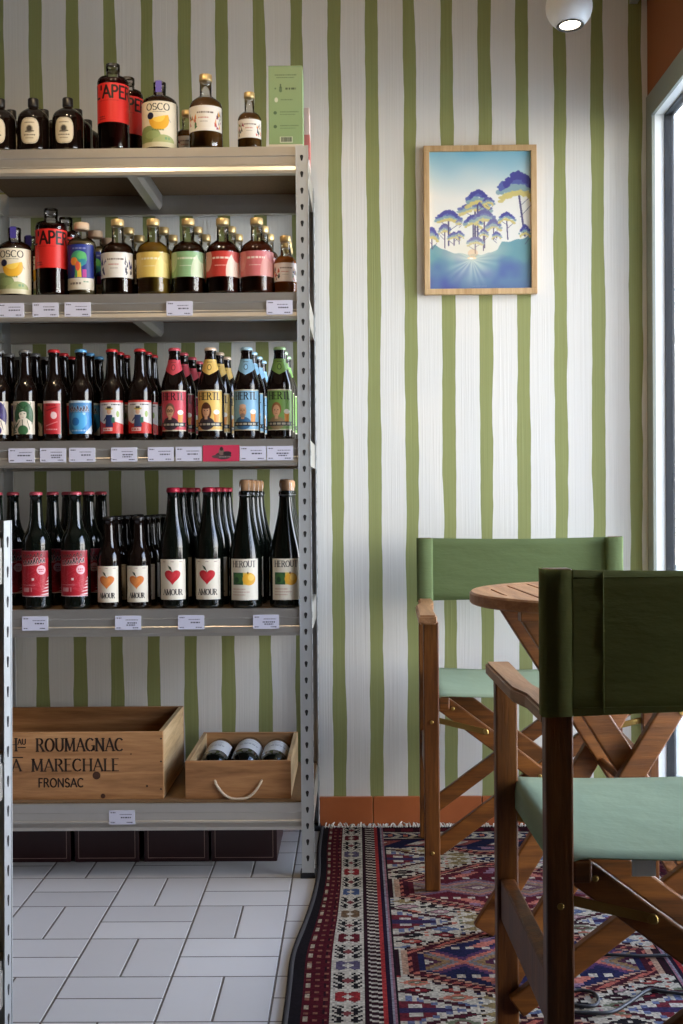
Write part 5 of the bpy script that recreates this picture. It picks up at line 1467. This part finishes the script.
# ================================================================== PICTURE ON THE WALL
def picture():
    d = WALL_Y - 0.018
    x0, x1, za, zb = 0.1985, 0.5165, 1.507, 1.925
    W, H = x1 - x0, zb - za
    t = thing('framed_picture', 'framed landscape print of tall pines hanging on the striped wall', 'picture', ((x0 + x1) / 2, WALL_Y, za))
    fw = 0.016; y0, y1 = -0.0200, -0.0006
    m = MB()
    m.box(-W / 2, W / 2, y0, y1, 0, fw, 0, 0.001); m.box(-W / 2, W / 2, y0, y1, H - fw, H, 0, 0.001)
    m.box(-W / 2, -W / 2 + fw, y0, y1, fw, H - fw, 0, 0.001); m.box(W / 2 - fw, W / 2, y0, y1, fw, H - fw, 0, 0.001)
    o = m.build('frame', M['oak']); o.parent = t
    m = MB(); m.box(-W / 2 + fw - 0.002, W / 2 - fw + 0.002, -0.010, -0.002, fw - 0.002, H - fw + 0.002); o = m.build('backing_board', M['frame_white']); o.parent = t
    w, h = W - 2 * fw, H - 2 * fw
    c = Canvas(w, h, 0.0017, (240, 236, 226), 2)
    gx, gy = c.Xg / w, c.Yg / h            # 0..1, up
    rs = np.random.RandomState(1)
    def blotch(sx, sy, seed):
        r = np.random.RandomState(seed).rand(sy + 2, sx + 2)
        fx, fy = gx * sx, gy * sy
        i, j = fx.astype(int), fy.astype(int); a, b = fx - i, fy - j
        a, b = a * a * (3 - 2 * a), b * b * (3 - 2 * b)
        return (r[j, i] * (1 - a) + r[j, i + 1] * a) * (1 - b) + (r[j + 1, i] * (1 - a) + r[j + 1, i + 1] * a) * b
    n1, n2 = blotch(5, 7, 1), blotch(14, 18, 2)
    def lerp(a, b, t): return np.array(a, float) * (1 - t[..., None]) + np.array(b, float) * t[..., None]
    # printed sky: teal blue at the top to cream
    sk = np.clip((gy - 0.66) / 0.36 + (n1 - 0.5) * 0.16, 0, 1)
    c.c = lerp((240, 236, 224), (118, 182, 206), sk ** 1.3)
    # distant glowing mist and hills
    cx, cy = 0.415, 0.215
    prof = np.interp(gx, [0, 0.05, 0.10, 0.18, 0.26, 0.36, 0.50, 0.60, 0.67, 0.71, 0.80, 0.90, 1.0], [0.295, 0.325, 0.305, 0.275, 0.262, 0.255, 0.25, 0.262, 0.29, 0.338, 0.346, 0.362, 0.385])
    hillm = gy < prof + 0.004 * np.sin(gx * 46)
    shade = np.clip(0.30 + 0.9 * (n1 - 0.5) + 0.5 * (n2 - 0.5), 0, 1)
    hc = lerp((116, 160, 166), (84, 86, 160), np.clip(shade * 0.7 + (0.22 - gy) * 2.2, 0, 1))
    rr = np.hypot((gx - cx) * w / h * 1.0, (gy - cy)); ang = np.arctan2(gy - cy, (gx - cx) * w / h)
    rays = 0.5 + 0.5 * np.sin(ang * 17 + 2 * np.sin(ang * 5))
    glow = np.clip(1 - rr / 0.24, 0, 1) ** 1.3 * (0.55 + 0.45 * rays)
    hc = hc * (1 - glow[..., None]) + np.array((226, 232, 214), float) * glow[..., None]
    c.c = np.where(hillm[..., None], hc, c.c)
    mist = np.clip(1 - np.hypot((gx - 0.42) / 0.42, (gy - 0.29) / 0.11), 0, 1) * 0.7
    c.c = c.c * (1 - mist[..., None]) + np.array((236, 226, 196), float) * mist[..., None]
    # pines: trunk, then a flat umbrella crown made of puffs, blue above and ochre below
    def pine(px, base, topy, cw, ch, dark=1.0, lean=0.0, seed=0):
        r = random.Random(seed)
        X_ = lambda a: a * w; Y_ = lambda b: b * h
        tc = tuple(int(v) for v in (np.array((94, 88, 120)) * dark + np.array((222, 196, 160)) * (1 - dark)))
        c.seg((X_(px + lean), Y_(base)), (X_(px), Y_(topy - ch * 0.6)), 0.0022 + 0.002 * cw * 4, tc)
        for k in range(3): c.seg((X_(px + lean * 0.3), Y_(topy - ch * (0.9 + 0.5 * k))), (X_(px + r.choice((-1, 1)) * cw * 0.35), Y_(topy - ch * (0.5 + 0.4 * k))), 0.0013, tc)
        for layer, (col, dy, sc) in enumerate((((214, 198, 124), -0.38, 0.90), ((142, 168, 172), -0.10, 1.0), ((98, 108, 168), 0.16, 0.92), ((82, 80, 150), 0.36, 0.62))):
            for q in range(int(16 + 110 * cw)):
                u = r.uniform(-1, 1)
                ex = px + u * cw * 0.5 * sc; ey = topy - ch * 0.5 + dy * ch + (1 - u * u) * ch * 0.42 + r.uniform(-0.1, 0.1) * ch - 0.28 * ch
                col2 = tuple(int(v) for v in (np.array(col) * dark + np.array((222, 214, 190)) * (1 - dark)))
                c.ell(X_(ex), Y_(ey), X_(cw * r.uniform(0.04, 0.10)), Y_(ch * r.uniform(0.07, 0.15)), col2, 0.9)
    for args in ((0.02, 0.30, 0.44, 0.14, 0.08, 0.9, 0, 1), (0.15, 0.30, 0.47, 0.13, 0.06, 0.75, 0, 2), (0.185, 0.32, 0.565, 0.26, 0.075, 0.95, 0, 3), (0.24, 0.32, 0.41, 0.13, 0.045, 0.8, 0, 4), (0.29, 0.33, 0.42, 0.10, 0.04, 0.8, 0, 5), (0.29, 0.50, 0.505, 0.07, 0.03, 0.6, 0, 6),
                 (0.45, 0.33, 0.63, 0.33, 0.075, 0.85, 0.0, 7), (0.475, 0.33, 0.71, 0.24, 0.10, 1.0, 0, 8), (0.43, 0.33, 0.53, 0.18, 0.07, 0.9, 0, 9), (0.54, 0.30, 0.565, 0.22, 0.08, 0.75, 0, 10), (0.63, 0.36, 0.50, 0.16, 0.07, 0.7, 0, 11), (0.53, 0.28, 0.43, 0.10, 0.045, 0.7, 0, 12),
                 (0.45, 0.26, 0.375, 0.17, 0.05, 0.6, 0, 13), (0.76, 0.36, 0.55, 0.17, 0.06, 0.95, 0.01, 14), (0.66, 0.37, 0.41, 0.10, 0.04, 0.8, 0, 15), (0.58, 0.66, 0.665, 0.12, 0.05, 0.9, 0, 18),
                 (0.875, 0.39, 0.825, 0.40, 0.16, 1.0, 0.06, 16), (0.94, 0.38, 0.455, 0.12, 0.07, 1.0, 0, 17)): pine(*args)
    c.ell(0.415 * w, 0.225 * h, 0.045 * w, 0.010 * h, (255, 226, 178)); c.ell(0.41 * w, 0.223 * h, 0.02 * w, 0.006 * h, (255, 250, 236)); c.ell(0.425 * w, 0.26 * h, 0.05 * w, 0.03 * h, (236, 180, 120), 0.4)
    c.lines(0.42 * w, 0.56 * w, 0.018 * h, 0.0016, (150, 160, 190), 3, 0.6)
    c.build('art_print', M['print'], lambda U, V: np.stack([U - w / 2, np.full_like(U, -0.0105), V + fw], axis=1), t)
picture()

# ================================================================== GLOBE SPOTS
def globe_spot(name_label, x, y, z, tilt, spin, ceil, power):
    t = thing('globe_spotlight', name_label, 'lamp', (x, y, z), 0.0, 'white globe spotlights')
    R = 0.0565
    rot = Matrix.Rotation(spin, 4, 'Z') @ Matrix.Rotation(tilt, 4, 'X')
    prof = []
    for i in range(25):
        a = -PI / 2 + 0.62 + (PI - 0.62) * i / 24
        prof.append((R * math.cos(a), R * math.sin(a)))
    r0, z0 = prof[0]
    prof = [(r0 - 0.004, z0 + 0.002)] + prof
    def p(m, nm, mat):
        o = m.build(nm, mat); o.parent = t; return o
    m = MB(); m.lathe(prof, 40, caps=False); o = p(m, 'globe', M['lamp_white']); o.matrix_local = rot
    m = MB(); m.lathe([(r0 - 0.001, z0), (r0 + 0.0005, z0 - 0.002), (r0 - 0.003, z0 - 0.003), (r0 - 0.0075, z0 - 0.001), (r0 - 0.0075, z0 + 0.004)], 40, caps=False); o = p(m, 'trim_ring', M['lamp_ring']); o.matrix_local = rot
    e = NT('lamp_glow'); em = e.n('ShaderNodeEmission'); em.inputs[0].default_value = (1.0, 0.90, 0.74, 1); em.inputs[1].default_value = 6.0
    m = MB(); m.lathe([(0.0, z0 - 0.001), (r0 - 0.008, z0 + 0.0005), (r0 - 0.0076, z0 + 0.003)], 40, caps=False); o = p(m, 'diffuser', e.done(em)); o.matrix_local = rot
    m = MB(); m.tube([(0, 0, R - 0.002), (0, 0, ceil - z - 0.02)], 0.006, 10); p(m, 'stem', M['lamp_white'])
    m = MB(); m.lathe([(0.0, ceil - z - 0.026), (0.040, ceil - z - 0.026), (0.045, ceil - z - 0.022), (0.045, ceil - z - 0.0002)], 30); p(m, 'ceiling_rose', M['lamp_white'])
    l = bpy.data.lights.new('globe_lamp', 'SPOT'); l.energy = power; l.color = LAMP_COLOR; l.spot_size = math.radians(120); l.spot_blend = 0.7; l.shadow_soft_size = 0.03
    lo = bpy.data.objects.new('globe_lamp', l); COL.objects.link(lo)
    lo.matrix_world = Matrix.Translation((x, y, z)) @ rot @ Matrix.Translation((0, 0, z0 - 0.006))
D_L = 3.0
globe_spot('white globe spotlight, lit, hanging above the table', *(lambda q: (q[0], D_L, q[1]))(XZ(569, 7, D_L)), math.radians(-6), math.radians(20), CEIL_Z, LAMP_POWER)
globe_spot('white globe spotlight, lit, hanging out of view before the shelving', -0.66, 2.42, 2.40, math.radians(20), 0.0, CEIL_Z, LAMP_POWER * 3.6)
globe_spot('white globe spotlight, added out of view to warm the upper wall', -0.16, 2.20, 2.42, math.radians(55), 0.0, CEIL_Z, LAMP_POWER * 2.0)  # added lamp with no known fixture, lifts the upper wall with warm light

# end of a metal lighting track, up in the corner
m = MB(); xx, zz = XZ(634, 3, 3.47)
m.box(xx - 0.012, xx + 0.012, 2.2, WALL_Y - 0.0005, zz, zz + 0.028, 0, 0.002)
o = m.build('lighting_track', M['post']); 
tag(o, 'slim grey lighting track running to the wall in the upper corner', 'track')
t_hang = MB()
for yy in (2.4, 3.2): t_hang.tube([(xx, yy, zz + 0.027), (xx, yy, CEIL_Z)], 0.003, 8)
h = t_hang.build('hanger_rod', M['steel'], o)

# ================================================================== CABLE ON THE RUG
m = MB()
pts = []
for (px, py) in ((700, 995), (683, 994), (660, 991), (648, 990), (630, 1002), (612, 1012), (590, 1013), (572, 1012), (560, 1010), (560, 1002), (580, 1006), (596, 1005), (598, 998), (592, 992), (578, 990), (566, 992)):
    x, d = ON(px, py, 0.0115); pts.append((x, d, 0.0115))
sm = []
for i in range(len(pts) - 1):
    for k in range(5):
        u = k / 5; p0, p1, p2, p3 = pts[max(i - 1, 0)], pts[i], pts[i + 1], pts[min(i + 2, len(pts) - 1)]
        sm.append(tuple(0.5 * (2 * p1[j] + (p2[j] - p0[j]) * u + (2 * p0[j] - 5 * p1[j] + 4 * p2[j] - p3[j]) * u * u + (3 * p1[j] - p0[j] - 3 * p2[j] + p3[j]) * u ** 3) for j in range(3)))
m.tube(sm, 0.0034, 8)
tag(m.build('power_cable', M['cable']), 'thin black cable looped on the rug under the near chair', 'cable')
m = MB(); pts = []
for (px, py) in ((560, 940), (575, 946), (598, 954), (640, 956), (683, 955), (700, 953)):
    x, d = ON(px, py, 0.0115); pts.append((x, d, 0.0115))
m.tube(pts, 0.0034, 8)
tag(m.build('power_cable', M['cable']), 'black cable lying straight across the rug behind the looped one', 'cable')
